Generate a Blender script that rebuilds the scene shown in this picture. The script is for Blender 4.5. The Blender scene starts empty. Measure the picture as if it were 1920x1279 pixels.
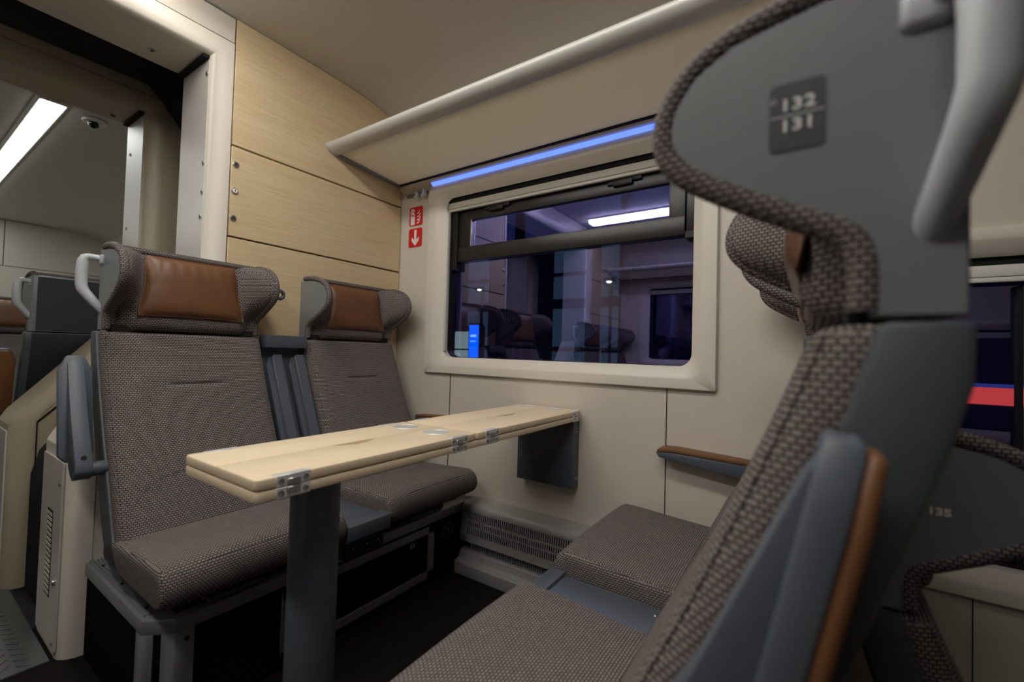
import bpy, bmesh, math, random
from mathutils import Matrix, Vector
random.seed(7)
SC = bpy.context.scene
COL = SC.collection

# ------------------------------------------------------------------ camera, world, exposure
def camera():
    yaw, pitch, roll = (math.radians(a) for a in (34.1212, 1.4306, 1.6105))
    cy, sy, cp, sp = math.cos(yaw), math.sin(yaw), math.cos(pitch), math.sin(pitch)
    d = Vector((-sy * cp, cy * cp, sp)); r = Vector((cy, sy, 0)); u = r.cross(d)
    cr, sr = math.cos(roll), math.sin(roll)
    R = cr * r + sr * u; U = -sr * r + cr * u
    cam = bpy.data.cameras.new('camera'); o = bpy.data.objects.new('camera', cam); COL.objects.link(o)
    m = Matrix(((R.x, U.x, -d.x), (R.y, U.y, -d.y), (R.z, U.z, -d.z))).to_4x4()
    m.translation = Vector((1.824, 0.0, 0.96)); o.matrix_world = m
    cam.sensor_width = 36; cam.lens = 823.42 / 1920 * 36
    cam.clip_start = 0.02; cam.clip_end = 200
    cam.dof.use_dof = True; cam.dof.focus_distance = 1.75; cam.dof.aperture_fstop = 2.7
    SC.camera = o
camera()
world = bpy.data.worlds.new('World'); SC.world = world; world.use_nodes = True
bg = world.node_tree.nodes['Background']
bg.inputs[0].default_value = (0.014, 0.018, 0.070, 1); bg.inputs[1].default_value = 1.0
SC.view_settings.view_transform = 'Standard'; SC.view_settings.look = 'None'
SC.view_settings.gamma = 1; SC.view_settings.exposure = 0.0; SC.view_settings.use_curve_mapping = False
LAMP = 17.5          # strength of the ceiling strips
LAMP_FAR = 11.0

# ------------------------------------------------------------------ materials
MATS = {}
def nodes_of(name):
    m = bpy.data.materials.new(name); m.use_nodes = True; MATS[name] = m
    nt = m.node_tree
    return m, nt, nt.nodes['Principled BSDF']
def plain(name, col, rough=0.5, metal=0.0, spec=0.5, noise=0.0, nscale=40, bump=0.0):
    m, nt, b = nodes_of(name)
    b.inputs['Base Color'].default_value = (*col, 1); b.inputs['Roughness'].default_value = rough
    b.inputs['Metallic'].default_value = metal; b.inputs['Specular IOR Level'].default_value = spec
    if noise or bump:
        tc = nt.nodes.new('ShaderNodeTexCoord'); n = nt.nodes.new('ShaderNodeTexNoise')
        n.inputs['Scale'].default_value = nscale; n.inputs['Detail'].default_value = 4
        nt.links.new(tc.outputs['Object'], n.inputs['Vector'])
        if noise:
            mx = nt.nodes.new('ShaderNodeMix'); mx.data_type = 'RGBA'
            mx.inputs[6].default_value = (*[c * (1 - noise) for c in col], 1)
            mx.inputs[7].default_value = (*[min(1, c * (1 + noise)) for c in col], 1)
            nt.links.new(n.outputs['Fac'], mx.inputs[0]); nt.links.new(mx.outputs[2], b.inputs['Base Color'])
        if bump:
            bp = nt.nodes.new('ShaderNodeBump'); bp.inputs['Strength'].default_value = bump
            bp.inputs['Distance'].default_value = 0.002
            nt.links.new(n.outputs['Fac'], bp.inputs['Height']); nt.links.new(bp.outputs[0], b.inputs['Normal'])
    return m
def emit(name, col, s):
    m, nt, b = nodes_of(name)
    b.inputs['Base Color'].default_value = (*[min(1, c) * 0.5 for c in col], 1)
    b.inputs['Emission Color'].default_value = (*col, 1); b.inputs['Emission Strength'].default_value = s
    return m
def wood(name, c1, c2, stretch, scale, rough=0.45):
    m, nt, b = nodes_of(name)
    tc = nt.nodes.new('ShaderNodeTexCoord'); mp = nt.nodes.new('ShaderNodeMapping')
    mp.inputs['Scale'].default_value = stretch
    mp.inputs['Rotation'].default_value = (0.03, 0, 0)
    n = nt.nodes.new('ShaderNodeTexNoise'); n.inputs['Scale'].default_value = scale
    n.inputs['Detail'].default_value = 7; n.inputs['Roughness'].default_value = 0.65; n.inputs['Distortion'].default_value = 0.4
    n2 = nt.nodes.new('ShaderNodeTexNoise'); n2.inputs['Scale'].default_value = scale * 0.12; n2.inputs['Detail'].default_value = 2
    ad = nt.nodes.new('ShaderNodeMath'); ad.operation = 'MULTIPLY_ADD'; ad.inputs[1].default_value = 0.4
    cr = nt.nodes.new('ShaderNodeValToRGB')
    cr.color_ramp.elements[0].position = 0.5; cr.color_ramp.elements[0].color = (*c2, 1)
    cr.color_ramp.elements[1].position = 0.9; cr.color_ramp.elements[1].color = (*c1, 1)
    L = nt.links.new
    L(tc.outputs['Object'], mp.inputs['Vector']); L(mp.outputs[0], n.inputs['Vector']); L(mp.outputs[0], n2.inputs['Vector'])
    L(n2.outputs['Fac'], ad.inputs[0]); L(n.outputs['Fac'], ad.inputs[2]); L(ad.outputs[0], cr.inputs[0])
    L(cr.outputs[0], b.inputs['Base Color']); b.inputs['Roughness'].default_value = rough
    return m
def fabric(name, light, dark, bw=0.0082, rh=0.0054):
    """woven mesh upholstery: small offset threads, laid on the three object planes by the surface direction"""
    m, nt, b = nodes_of(name)
    N = nt.nodes.new; L = nt.links.new
    tc = N('ShaderNodeTexCoord'); sp = N('ShaderNodeSeparateXYZ'); L(tc.outputs['Object'], sp.inputs[0])
    sn = N('ShaderNodeSeparateXYZ'); L(tc.outputs['Normal'], sn.inputs[0])
    def mth(op, a, bb=None):
        n = N('ShaderNodeMath'); n.operation = op
        for i, v in enumerate((a, bb)):
            if v is None: continue
            if isinstance(v, (int, float)): n.inputs[i].default_value = v
            else: L(v, n.inputs[i])
        return n.outputs[0]
    ax, ay, az = (mth('ABSOLUTE', sn.outputs[i]) for i in range(3))
    side = mth('GREATER_THAN', ay, 0.75)
    top = mth('GREATER_THAN', az, 0.72)
    # u: y on fronts and tops, x on sides; v: z on fronts and sides, x on tops
    def mix(f, a, bb):
        n = N('ShaderNodeMix'); n.data_type = 'FLOAT'; L(f, n.inputs[0]); L(a, n.inputs[2]); L(bb, n.inputs[3]); return n.outputs[0]
    u = mix(side, sp.outputs[1], sp.outputs[0]); v = mix(top, sp.outputs[2], sp.outputs[0])
    cv = N('ShaderNodeCombineXYZ'); L(u, cv.inputs[0]); L(v, cv.inputs[1])
    br = N('ShaderNodeTexBrick'); L(cv.outputs[0], br.inputs['Vector'])
    br.inputs['Scale'].default_value = 1; br.inputs['Brick Width'].default_value = bw; br.inputs['Row Height'].default_value = rh
    br.inputs['Mortar Size'].default_value = 0.0011; br.inputs['Mortar Smooth'].default_value = 0.45; br.inputs['Bias'].default_value = 0.1
    br.inputs['Color1'].default_value = (*light, 1); br.inputs['Color2'].default_value = (*[c * 0.82 for c in light], 1)
    br.inputs['Mortar'].default_value = (*dark, 1)
    L(br.outputs['Color'], b.inputs['Base Color'])
    inv = mth('SUBTRACT', 1.0, br.outputs['Fac'])
    bp = N('ShaderNodeBump'); bp.inputs['Strength'].default_value = 0.35; bp.inputs['Distance'].default_value = 0.0012
    L(inv, bp.inputs['Height']); L(bp.outputs[0], b.inputs['Normal'])
    b.inputs['Roughness'].default_value = 0.9; b.inputs['Specular IOR Level'].default_value = 0.12
    return m
def glass(name, tint, refl):
    m, nt, b = nodes_of(name)
    N = nt.nodes.new; L = nt.links.new
    nt.nodes.remove(b)
    out = nt.nodes['Material Output']
    tr = N('ShaderNodeBsdfTransparent'); tr.inputs[0].default_value = (*tint, 1)
    gl = N('ShaderNodeBsdfGlossy'); gl.inputs['Color'].default_value = (*refl, 1); gl.inputs['Roughness'].default_value = 0.0
    lw = N('ShaderNodeLayerWeight'); lw.inputs['Blend'].default_value = 0.5
    pw = N('ShaderNodeMath'); pw.operation = 'POWER'; pw.inputs[1].default_value = 4; L(lw.outputs['Facing'], pw.inputs[0])
    fr = N('ShaderNodeMath'); fr.operation = 'MULTIPLY_ADD'; fr.inputs[1].default_value = 0.6; fr.inputs[2].default_value = 0.22; L(pw.outputs[0], fr.inputs[0])
    mx = N('ShaderNodeMixShader'); L(fr.outputs[0], mx.inputs[0]); L(tr.outputs[0], mx.inputs[1]); L(gl.outputs[0], mx.inputs[2])
    L(mx.outputs[0], out.inputs['Surface'])
    return m

def translucent(name, col, fac):
    m, nt, b = nodes_of(name)
    b.inputs['Base Color'].default_value = (*col, 1); b.inputs['Roughness'].default_value = 0.3
    N = nt.nodes.new; L = nt.links.new
    t = N('ShaderNodeBsdfTranslucent'); t.inputs[0].default_value = (*col, 1)
    mx = N('ShaderNodeMixShader'); mx.inputs[0].default_value = fac
    L(b.outputs[0], mx.inputs[1]); L(t.outputs[0], mx.inputs[2]); L(mx.outputs[0], nt.nodes['Material Output'].inputs['Surface'])
translucent('shelf_glass', (0.92, 0.88, 0.78), 0.75)
plain('beige', (0.64, 0.585, 0.50), 0.42, noise=0.02, nscale=6)
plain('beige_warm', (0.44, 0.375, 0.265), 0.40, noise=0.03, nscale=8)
plain('cream', (0.70, 0.65, 0.56), 0.38)
plain('ceiling_paint', (0.64, 0.60, 0.54), 0.55, noise=0.02, nscale=5)
plain('gap_black', (0.006, 0.006, 0.006), 0.9)
plain('rubber', (0.010, 0.010, 0.011), 0.6)
plain('carpet', (0.016, 0.014, 0.013), 1.0, spec=0.05, noise=0.75, nscale=420, bump=1.0)
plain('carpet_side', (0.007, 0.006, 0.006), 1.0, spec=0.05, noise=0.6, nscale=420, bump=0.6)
plain('plastic', (0.085, 0.102, 0.122), 0.42, noise=0.03, nscale=300)
plain('plastic_shell', (0.195, 0.214, 0.218), 0.42)
plain('plastic_slate', (0.066, 0.077, 0.085), 0.5)
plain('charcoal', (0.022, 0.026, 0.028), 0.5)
plain('plastic_dark', (0.030, 0.034, 0.038), 0.45)
plain('handle_grey', (0.50, 0.53, 0.55), 0.35)
plain('trim_metal', (0.27, 0.28, 0.30), 0.36, metal=0.3)
plain('steel', (0.58, 0.58, 0.57), 0.28, metal=1.0)
plain('aluminium', (0.74, 0.74, 0.72), 0.34, metal=0.35)
plain('rail_satin', (0.62, 0.61, 0.57), 0.52, metal=0.3)
plain('satin_panel', (0.66, 0.61, 0.56), 0.34, metal=0.12)
plain('heater_grey', (0.40, 0.395, 0.385), 0.42, metal=0.2, noise=0.04, nscale=250)
plain('leather', (0.150, 0.063, 0.024), 0.42, noise=0.18, nscale=14, bump=0.5)
plain('leather_pad', (0.175, 0.072, 0.025), 0.45, noise=0.1, nscale=30)
plain('sash_black', (0.012, 0.011, 0.010), 0.4, spec=0.3)
plain('sash_grey', (0.016, 0.0145, 0.0135), 0.34, spec=0.45)
plain('blind_fabric', (0.72, 0.70, 0.64), 0.4)
plain('seam', (0.03, 0.025, 0.023), 0.9)
plain('red_sign', (0.62, 0.012, 0.012), 0.4)
plain('white', (0.82, 0.81, 0.79), 0.45)
plain('label_dark', (0.062, 0.070, 0.074), 0.4)
plain('dome_black', (0.004, 0.004, 0.004), 0.08)
plain('gloss_white', (0.75, 0.74, 0.70), 0.25)
plain('girder', (0.03, 0.045, 0.05), 0.6)
plain('asphalt', (0.03, 0.03, 0.035), 0.9)
plain('rib_plate', (0.16, 0.165, 0.165), 0.38, metal=0.6)
wood('wall_wood', (0.72, 0.575, 0.36), (0.60, 0.455, 0.255), (1, 2.2, 55), 2.2)
wood('table_wood', (0.83, 0.69, 0.48), (0.80, 0.65, 0.44), (18, 1.0, 18), 3.0, 0.42)
fabric('fabric', (0.285, 0.246, 0.235), (0.026, 0.020, 0.019))
plain('seat_black', (0.010, 0.010, 0.011), 0.6)
plain('fabric_band', (0.085, 0.070, 0.068), 0.9, spec=0.1, noise=0.3, nscale=500, bump=0.5)
emit('lamp', (1.0, 0.965, 0.915), LAMP)
emit('lamp_far', (0.96, 1.0, 0.98), LAMP_FAR)
emit('led_blue', (0.13, 0.24, 1.0), 1.5)
emit('totem_blue', (0.0, 0.12, 1.0), 2.0)
emit('totem_white', (0.25, 0.5, 1.0), 2.0)
emit('panel_mint', (0.45, 0.62, 0.52), 0.6)
emit('window_lit', (0.09, 0.16, 0.22), 0.30)
emit('lamp_dot', (0.75, 1.0, 0.8), 6.0)
emit('train_red_glow', (1.0, 0.09, 0.07), 1.0)  # emissive band: the light on it is put into the material
emit('train_blue_glow', (0.10, 0.16, 0.75), 0.35)  # thin line above the band, its light also put into the material
glass('pane', (0.82, 0.84, 0.94), (0.50, 0.49, 1.0))

# ------------------------------------------------------------------ mesh helpers
class MB:
    """collects shapes, then links them as ONE mesh object"""
    def __init__(s, tf=None):
        s.v = []; s.f = []; s.m = []; s.mats = []; s.tf = tf
    def _mi(s, mat):
        if mat not in s.mats: s.mats.append(mat)
        return s.mats.index(mat)
    def add(s, vs, fs, mat):
        b = len(s.v); s.v += [tuple(v) for v in vs]; i = s._mi(mat)
        for f in fs: s.f.append(tuple(b + k for k in f)); s.m.append(i)
        return s
    def bm(s, bm, mat):
        bm.verts.index_update()
        s.add([v.co[:] for v in bm.verts], [[v.index for v in f.verts] for f in bm.faces], mat); bm.free(); return s
    def box(s, x0, x1, y0, y1, z0, z1, mat, bev=0.0, seg=2, rot=None):
        bm = bmesh.new(); bmesh.ops.create_cube(bm, size=1)
        for v in bm.verts:
            v.co = Vector(((x0 + x1) / 2 + v.co.x * (x1 - x0), (y0 + y1) / 2 + v.co.y * (y1 - y0), (z0 + z1) / 2 + v.co.z * (z1 - z0)))
        if bev: bmesh.ops.bevel(bm, geom=bm.edges[:], offset=bev, segments=seg, affect='EDGES', profile=0.5)
        if rot is not None:
            for v in bm.verts: v.co = rot @ v.co
        return s.bm(bm, mat)
    def prism(s, poly, axis, a0, a1, mat, bev=0.0, seg=2, mtx=None):
        """poly: 2-D outline in the two other axes (cyclic order: x->(y,z), y->(x,z), z->(x,y))"""
        bm = bmesh.new()
        def P(p, a):
            return {'x': (a, p[0], p[1]), 'y': (p[0], a, p[1]), 'z': (p[0], p[1], a)}[axis]
        lo = [bm.verts.new(P(p, a0)) for p in poly]; hi = [bm.verts.new(P(p, a1)) for p in poly]
        n = len(poly)
        bm.faces.new(lo); bm.faces.new(hi[::-1])
        for i in range(n): bm.faces.new((lo[i], hi[i], hi[(i + 1) % n], lo[(i + 1) % n]))
        bmesh.ops.recalc_face_normals(bm, faces=bm.faces[:])
        if bev:
            es = [e for e in bm.edges if e.calc_face_angle(0) > 0.6]
            bmesh.ops.bevel(bm, geom=es, offset=bev, segments=seg, affect='EDGES', profile=0.5)
        if mtx is not None:
            for v in bm.verts: v.co = mtx @ v.co
        return s.bm(bm, mat)
    def tube(s, pts, r, mat, n=10, closed=False, cap=True, r2=None, up=None):
        pts = [Vector(p) for p in pts]; N = len(pts)
        rs = r if isinstance(r, (list, tuple)) else [r] * N
        ref = Vector(up) if up else None
        vs = []; prev = None
        for i, p in enumerate(pts):
            a = pts[i - 1] if (i > 0 or closed) else p
            c = pts[(i + 1) % N] if (i < N - 1 or closed) else p
            t = (c - a).normalized()
            if ref is not None: u = (ref - t * ref.dot(t)).normalized()
            elif prev is None:
                k = Vector((0, 0, 1)) if abs(t.z) < 0.9 else Vector((1, 0, 0)); u = (k - t * k.dot(t)).normalized()
            else: u = (prev - t * prev.dot(t)).normalized()
            prev = u; w = t.cross(u)
            q = (r2 if r2 else rs[i])
            for k in range(n):
                th = 2 * math.pi * k / n
                vs.append(p + u * (math.cos(th) * rs[i]) + w * (math.sin(th) * q))
        fs = []
        for i in range(N if closed else N - 1):
            for k in range(n):
                a = i * n + k; b = i * n + (k + 1) % n; c = ((i + 1) % N) * n + (k + 1) % n; d = ((i + 1) % N) * n + k
                fs.append((a, b, c, d))
        if cap and not closed: fs += [tuple(range(n))[::-1], tuple(range((N - 1) * n, N * n))]
        return s.add(vs, fs, mat)
    def loft(s, loops, mat, caps=True):
        n = len(loops[0]); vs = [p for l in loops for p in l]; fs = []
        for i in range(len(loops) - 1):
            for k in range(n):
                fs.append((i * n + k, i * n + (k + 1) % n, (i + 1) * n + (k + 1) % n, (i + 1) * n + k))
        if caps: fs += [tuple(range(n))[::-1], tuple(range((len(loops) - 1) * n, len(loops) * n))]
        return s.add(vs, fs, mat)
    def cyl(s, c, axis, r, h, mat, n=20, bev=0.0, r2=None):
        bm = bmesh.new(); bmesh.ops.create_cone(bm, cap_ends=True, segments=n, radius1=r, radius2=r if r2 is None else r2, depth=h)
        if bev: bmesh.ops.bevel(bm, geom=[e for e in bm.edges if e.calc_face_angle(0) > 0.9], offset=bev, segments=2, affect='EDGES', profile=0.5)
        M = {'z': Matrix.Identity(3), 'x': Matrix.Rotation(math.pi / 2, 3, 'Y'), 'y': Matrix.Rotation(-math.pi / 2, 3, 'X')}[axis]
        for v in bm.verts: v.co = M @ v.co + Vector(c)
        return s.bm(bm, mat)
    def sphere(s, c, r, mat, u=20, v=12, sc=(1, 1, 1)):
        bm = bmesh.new(); bmesh.ops.create_uvsphere(bm, u_segments=u, v_segments=v, radius=r)
        for w in bm.verts: w.co = Vector((w.co.x * sc[0], w.co.y * sc[1], w.co.z * sc[2])) + Vector(c)
        return s.bm(bm, mat)
    def torus(s, c, axis, R, r, mat, n=28, k=8):
        pts = []
        for i in range(n):
            a = 2 * math.pi * i / n; ca, sa = math.cos(a) * R, math.sin(a) * R
            pts.append(Vector(c) + Vector({'z': (ca, sa, 0), 'x': (0, ca, sa), 'y': (ca, 0, sa)}[axis]))
        return s.tube(pts, r, mat, n=k, closed=True, up={'z': (0, 0, 1), 'x': (1, 0, 0), 'y': (0, 1, 0)}[axis])
    def mesh(s, name, smooth=38):
        me = bpy.data.meshes.new(name)
        vs = [tuple(s.tf(v)) for v in s.v] if s.tf else s.v
        me.from_pydata(vs, [], s.f)
        for m in s.mats: me.materials.append(MATS[m])
        me.polygons.foreach_set('material_index', s.m)
        bm = bmesh.new(); bm.from_mesh(me); bmesh.ops.recalc_face_normals(bm, faces=bm.faces[:]); bm.to_mesh(me); bm.free()
        me.polygons.foreach_set('use_smooth', [True] * len(me.polygons))
        me.set_sharp_from_angle(angle=math.radians(smooth)); me.update()
        return me
    def build(s, name, parent=None, smooth=38):
        return link(name, s.mesh(name, smooth), parent)
def link(name, me, parent=None, label=None):
    o = bpy.data.objects.new(name, me); COL.objects.link(o)
    if parent is not None: o.parent = parent
    if label: o['label'] = label
    return o
def tag(o, label=None, cat=None, group=None, kind=None):
    if label: o['label'] = label
    if cat: o['category'] = cat
    if group: o['group'] = group
    if kind: o['kind'] = kind
    return o
def thing(name, loc=(0, 0, 0), rz=0.0, label=None, cat=None, group=None, kind=None):
    o = bpy.data.objects.new(name, None); COL.objects.link(o); o.location = loc; o.rotation_euler = (0, 0, rz)
    o.empty_display_size = 0.05
    return tag(o, label, cat, group, kind)
def lerp_tab(tab, z):
    if z <= tab[0][0]: return tab[0][1]
    for (a, x), (b, y) in zip(tab, tab[1:]):
        if z <= b: return x + (y - x) * (z - a) / (b - a)
    return tab[-1][1]
def smooth_tab(tab, z):
    """Catmull-Rom through the table"""
    if z <= tab[0][0]: return tab[0][1]
    if z >= tab[-1][0]: return tab[-1][1]
    for i in range(len(tab) - 1):
        if z <= tab[i + 1][0]:
            z0, x0 = tab[i]; z1, x1 = tab[i + 1]
            ms = []
            for j in (i, i + 1):
                a = tab[max(j - 1, 0)]; b = tab[min(j + 1, len(tab) - 1)]
                ms.append((b[1] - a[1]) / (b[0] - a[0]))
            h = z1 - z0; t = (z - z0) / h
            return ((2*t**3 - 3*t**2 + 1) * x0 + (t**3 - 2*t**2 + t) * h * ms[0] + (-2*t**3 + 3*t**2) * x1 + (t**3 - t**2) * h * ms[1])
def rrect(x0, x1, z0, z1, r, n=6):
    """rounded rectangle outline, counter-clockwise"""
    pts = []
    for cx, cz, a0 in ((x1 - r, z0 + r, -90), (x1 - r, z1 - r, 0), (x0 + r, z1 - r, 90), (x0 + r, z0 + r, 180)):
        for i in range(n + 1):
            a = math.radians(a0 + 90 * i / n); pts.append((cx + r * math.cos(a), cz + r * math.sin(a)))
    return pts
def mirror_y(p): return (p[0], -p[1], p[2])

def text_mesh(txt, size, mat, name, bold=0.0, depth=0.0004, xs=1.15):
    """lettering as mesh, in its own XY plane, centred"""
    cu = bpy.data.curves.new(name, 'FONT'); cu.body = txt; cu.size = size; cu.align_x = 'CENTER'; cu.align_y = 'CENTER'
    cu.offset = bold; cu.extrude = depth; cu.space_character = 1.08
    o = bpy.data.objects.new(name, cu); COL.objects.link(o)
    dg = bpy.context.evaluated_depsgraph_get(); me = bpy.data.meshes.new_from_object(o.evaluated_get(dg))
    bpy.data.objects.remove(o); bpy.data.curves.remove(cu)
    for v in me.vertices: v.co.x *= xs
    me.materials.clear(); me.materials.append(MATS[mat]); me.name = name
    return me

# ------------------------------------------------------------------ the room shell
def half_ceiling():
    return [(0.0, 2.205), (1.10, 2.205), (1.27, 2.202), (1.39, 2.192), (1.51, 2.165), (1.575, 2.13), (1.60, 2.09)]
def build_shell():
    # floor of the raised bay deck and of the sunken saloon behind it
    b = MB(); b.box(-0.30, 1.88, -1.62, 1.62, -0.02, 0.0, 'carpet'); tag(b.build('floor'), kind='structure')
    b = MB(); b.box(1.88, 5.0, -1.62, 1.62, -0.41, -0.386, 'carpet'); tag(b.build('floor_lower'), kind='structure')
    b = MB(); b.box(1.872, 1.88, -1.62, 1.62, -0.386, -0.0, 'carpet_side'); tag(b.build('trim_1'), kind='structure')
    # ceiling
    h = half_ceiling(); full = [(-y, z) for y, z in h[::-1]] + h[1:]
    poly = full + [(1.60, 2.32), (-1.60, 2.32)]
    b = MB(); b.prism(poly, 'x', -0.02, 5.0, 'ceiling_paint'); tag(b.build('ceiling', smooth=25), kind='structure')
    # side walls with their window openings
    def wall(tf, name, holes, x0, x1):
        b = MB(tf)
        xs = sorted({x0, x1, 1.88, *[v for q in holes for v in q[:2]]}); zs = sorted({-0.46, 0.0, 2.2, *[v for q in holes for v in q[2:]]})
        for xa, xb in zip(xs, xs[1:]):
            for za, zb in zip(zs, zs[1:]):
                cx, cz = (xa + xb) / 2, (za + zb) / 2
                if any(q[0] < cx < q[1] and q[2] < cz < q[3] for q in holes): continue
                b.box(xa, xb, 1.60, 1.70, za, zb, 'beige')
        for gx in (0.387, 1.408):
            b.box(gx - 0.0013, gx + 0.0013, 1.597, 1.6005, 0.27, 0.846, 'seam')
        b.box(2.452, 2.4545, 1.597, 1.6005, -0.40, 0.388, 'seam')
        b.box(2.171, 2.1735, 1.597, 1.6005, -0.40, 0.388, 'seam')
        return tag(b.build(name), kind='structure')
    holes = [(0.30, 1.50, 0.905, 1.73), (1.95, 3.15, 0.43, 1.255)]
    wall(None, 'wall_window', holes, -0.03, 5.0); wall(mirror_y, 'wall_opposite', holes, -0.03, 5.0)
    b = MB(); b.box(4.9, 5.0, -1.6, 1.6, -0.46, 2.2, 'beige'); tag(b.build('wall_back'), kind='structure')
    # end wall: three veneered boards on a black backing, on either side of the gangway
    for tf, nm in ((None, 'wall_end'), (mirror_y, 'wall_end_opposite')):
        b = MB(tf); b.box(-0.05, -0.021, 0.74, 1.60, 0.0, 2.195, 'gap_black')
        root = tag(b.build(nm), kind='structure')
        def board(poly):
            bb = MB(tf); bb.prism(poly, 'x', -0.02, 0.0, 'wall_wood', bev=0.0015, seg=1); return bb.build('wood_board', root)
        Y0, Y1 = 0.7585, 1.5960
        board([(Y0, 0.0), (Y1, 0.0), (Y1, 1.3655), (Y0, 1.3655)])
        mid = board([(Y0, 1.3725), (Y1, 1.3725), (Y1, 1.7140), (Y0, 1.7140)])
        board([(Y0, 1.7210), (Y1, 1.7210), (1.5965, 2.09), (1.57, 2.13), (1.51, 2.163), (1.39, 2.190), (1.27, 2.20), (1.10, 2.203), (Y0, 2.203)])
        if tf is None:
            for y, z in ((0.774, 1.647), (0.772, 1.441)):
                s = MB(); s.cyl((0.001, y, z), 'x', 0.0115, 0.006, 'steel', bev=0.001); s.cyl((0.0045, y, z), 'x', 0.0060, 0.002, 'plastic_dark', n=6); s.build('screw', mid)
            k = MB(); k.cyl((0.001, 0.774, 1.545), 'x', 0.0125, 0.006, 'steel', bev=0.001); k.cyl((0.0045, 0.774, 1.545), 'x', 0.0085, 0.003, 'white'); k.box(0.005, 0.0068, 0.7728, 0.7752, 1.541, 1.549, 'gap_black'); k.build('keyhole', mid)
build_shell()

# ------------------------------------------------------------------ ceiling lamps
def ceiling_lamp(x0, x1, yc, label, mat='lamp', w=0.07, z=2.205, group=None, drop=0.042):
    t = thing('ceiling_light', ((x0 + x1) / 2, yc, z), 0, label, 'lamp', group)
    L = (x1 - x0) / 2
    b = MB(); b.prism([(-w - 0.012, 0.0), (w + 0.012, 0.0), (w, -0.012), (-w, -0.012)], 'x', -L, L, 'gloss_white'); b.build('housing', t)
    b = MB(); b.prism([(-w + 0.004, -0.011), (w - 0.004, -0.011), (w - 0.4 * drop, -drop), (-w + 0.4 * drop, -drop)], 'x', -L + 0.01, L - 0.01, mat); b.build('diffuser', t)
ceiling_lamp(0.12, 1.98, 0.45, 'ceiling strip lamp above the bay seats, out of frame but lighting the table')
ceiling_lamp(0.12, 1.98, -0.45, 'long white ceiling lamp seen only as the bright bar reflected in the window')

# ------------------------------------------------------------------ gangway portals
UPW = 0.69
def opening(top, low, s=0.0):
    """half outline of the passage, from the floor up; s widens it"""
    return [(low + s, 0.0), (low + s, 0.625), (low + s + 0.02, 0.665), (UPW + s, 1.085), (UPW + s, top + s)]
def portal(name, xf, depth, sign, fascia_mat, post_mat, jamb_mat, top, low):
    """xf: face towards us, depth backwards; rounded nosing, jamb lining, lintel"""
    root = thing(name, (0, 0, 0), 0, kind='structure')
    inner = opening(top, low)
    full = inner + [(-y, z) for y, z in inner[::-1]]
    outer = opening(top, low, 0.063)
    ofull = outer + [(-y, z) for y, z in outer[::-1]]
    n = len(full)
    # nosing: rounded profile between jamb and face
    prof = []
    K = 8
    for i in range(K + 1):
        a = math.pi / 2 * i / K
        prof.append((1 - math.cos(a), math.sin(a)))     # (0..1 across, 0..1 forward)
    loops = []
    for ac, fw in prof:
        lp = []
        for (yi, zi), (yo, zo) in zip(full, ofull):
            t = ac
            lp.append((xf - 0.05 + 0.05 * fw, yi + (yo - yi) * t, max(0.0, zi + (zo - zi) * t)))
        loops.append(lp)
    loops.append([(xf - 0.03, y, max(0.0, z)) for y, z in ofull])
    vs = [p for l in loops for p in l]; fs = []
    for i in range(len(loops) - 1):
        for k in range(n - 1):
            fs.append((i * n + k, i * n + k + 1, (i + 1) * n + k + 1, (i + 1) * n + k))
    b = MB(); b.add(vs, fs, post_mat); b.build('nosing', root, smooth=60)
    # jamb linings and soffit
    def lining(pts, nm, mat, thick=0.012):
        q = MB()
        vs = []
        for y, z in pts: vs += [(xf - 0.05, y, z), (xf - depth, y, z), (xf - depth, y + thick * (1 if y > 0 else -1), z + (thick if nm == 'soffit' else 0)), (xf - 0.05, y + thick * (1 if y > 0 else -1), z + (thick if nm == 'soffit' else 0))]
        fs = []
        for i in range(len(pts) - 1):
            for k in range(4):
                a, c = i * 4 + k, i * 4 + (k + 1) % 4
                fs.append((a, c, c + 4, a + 4))
        fs += [(0, 1, 2, 3), tuple((len(pts) - 1) * 4 + k for k in range(4))]
        q.add(vs, fs, mat); return q.build(nm, root, smooth=25)
    for sg in (1, -1):
        lining([(sg * (UPW - 0.001), 1.085), (sg * (UPW - 0.001), top - 0.012)], 'jamb_panel', jamb_mat)
        lining([(sg * y, z) for y, z in inner[:4]], 'lower_jamb', post_mat)
    b = MB(); b.box(xf - depth, xf - 0.05, -UPW, UPW, top, top + 0.014, fascia_mat); b.build('soffit', root)
    # fascia above and beside the nosing
    W = 0.7530 if sign > 0 else 1.25
    T = 2.2
    for sg in (1, -1):
        pts = [(y, z) for y, z in outer if True]
        poly = [(sg * y, z) for y, z in outer] + [(sg * max(W, UPW + 0.064), top + 0.063), (sg * max(W, UPW + 0.064), 0.0)]
        q = MB(); q.prism(poly, 'x', xf - 0.05, xf - 0.002, post_mat if sign > 0 else fascia_mat); q.build('side_panel', root)
    q = MB(); q.box(xf - 0.05, xf - 0.001, -W, W, top + 0.066, T, fascia_mat, bev=0.001, seg=1); q.build('lintel_panel', root)
    q = MB(); q.box(xf - 0.045, xf - 0.004, -W, W, top + 0.062, top + 0.067, 'gap_black'); q.build('shadow_gap', root)
    return root
near = portal('door_1', 0.0, 0.285, 1, 'beige', 'cream', 'satin_panel', 2.04, 0.356)
far = portal('door_2', -0.68, 0.27, -1, 'beige_warm', 'beige_warm', 'satin_panel', 2.02, 0.325)
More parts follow.
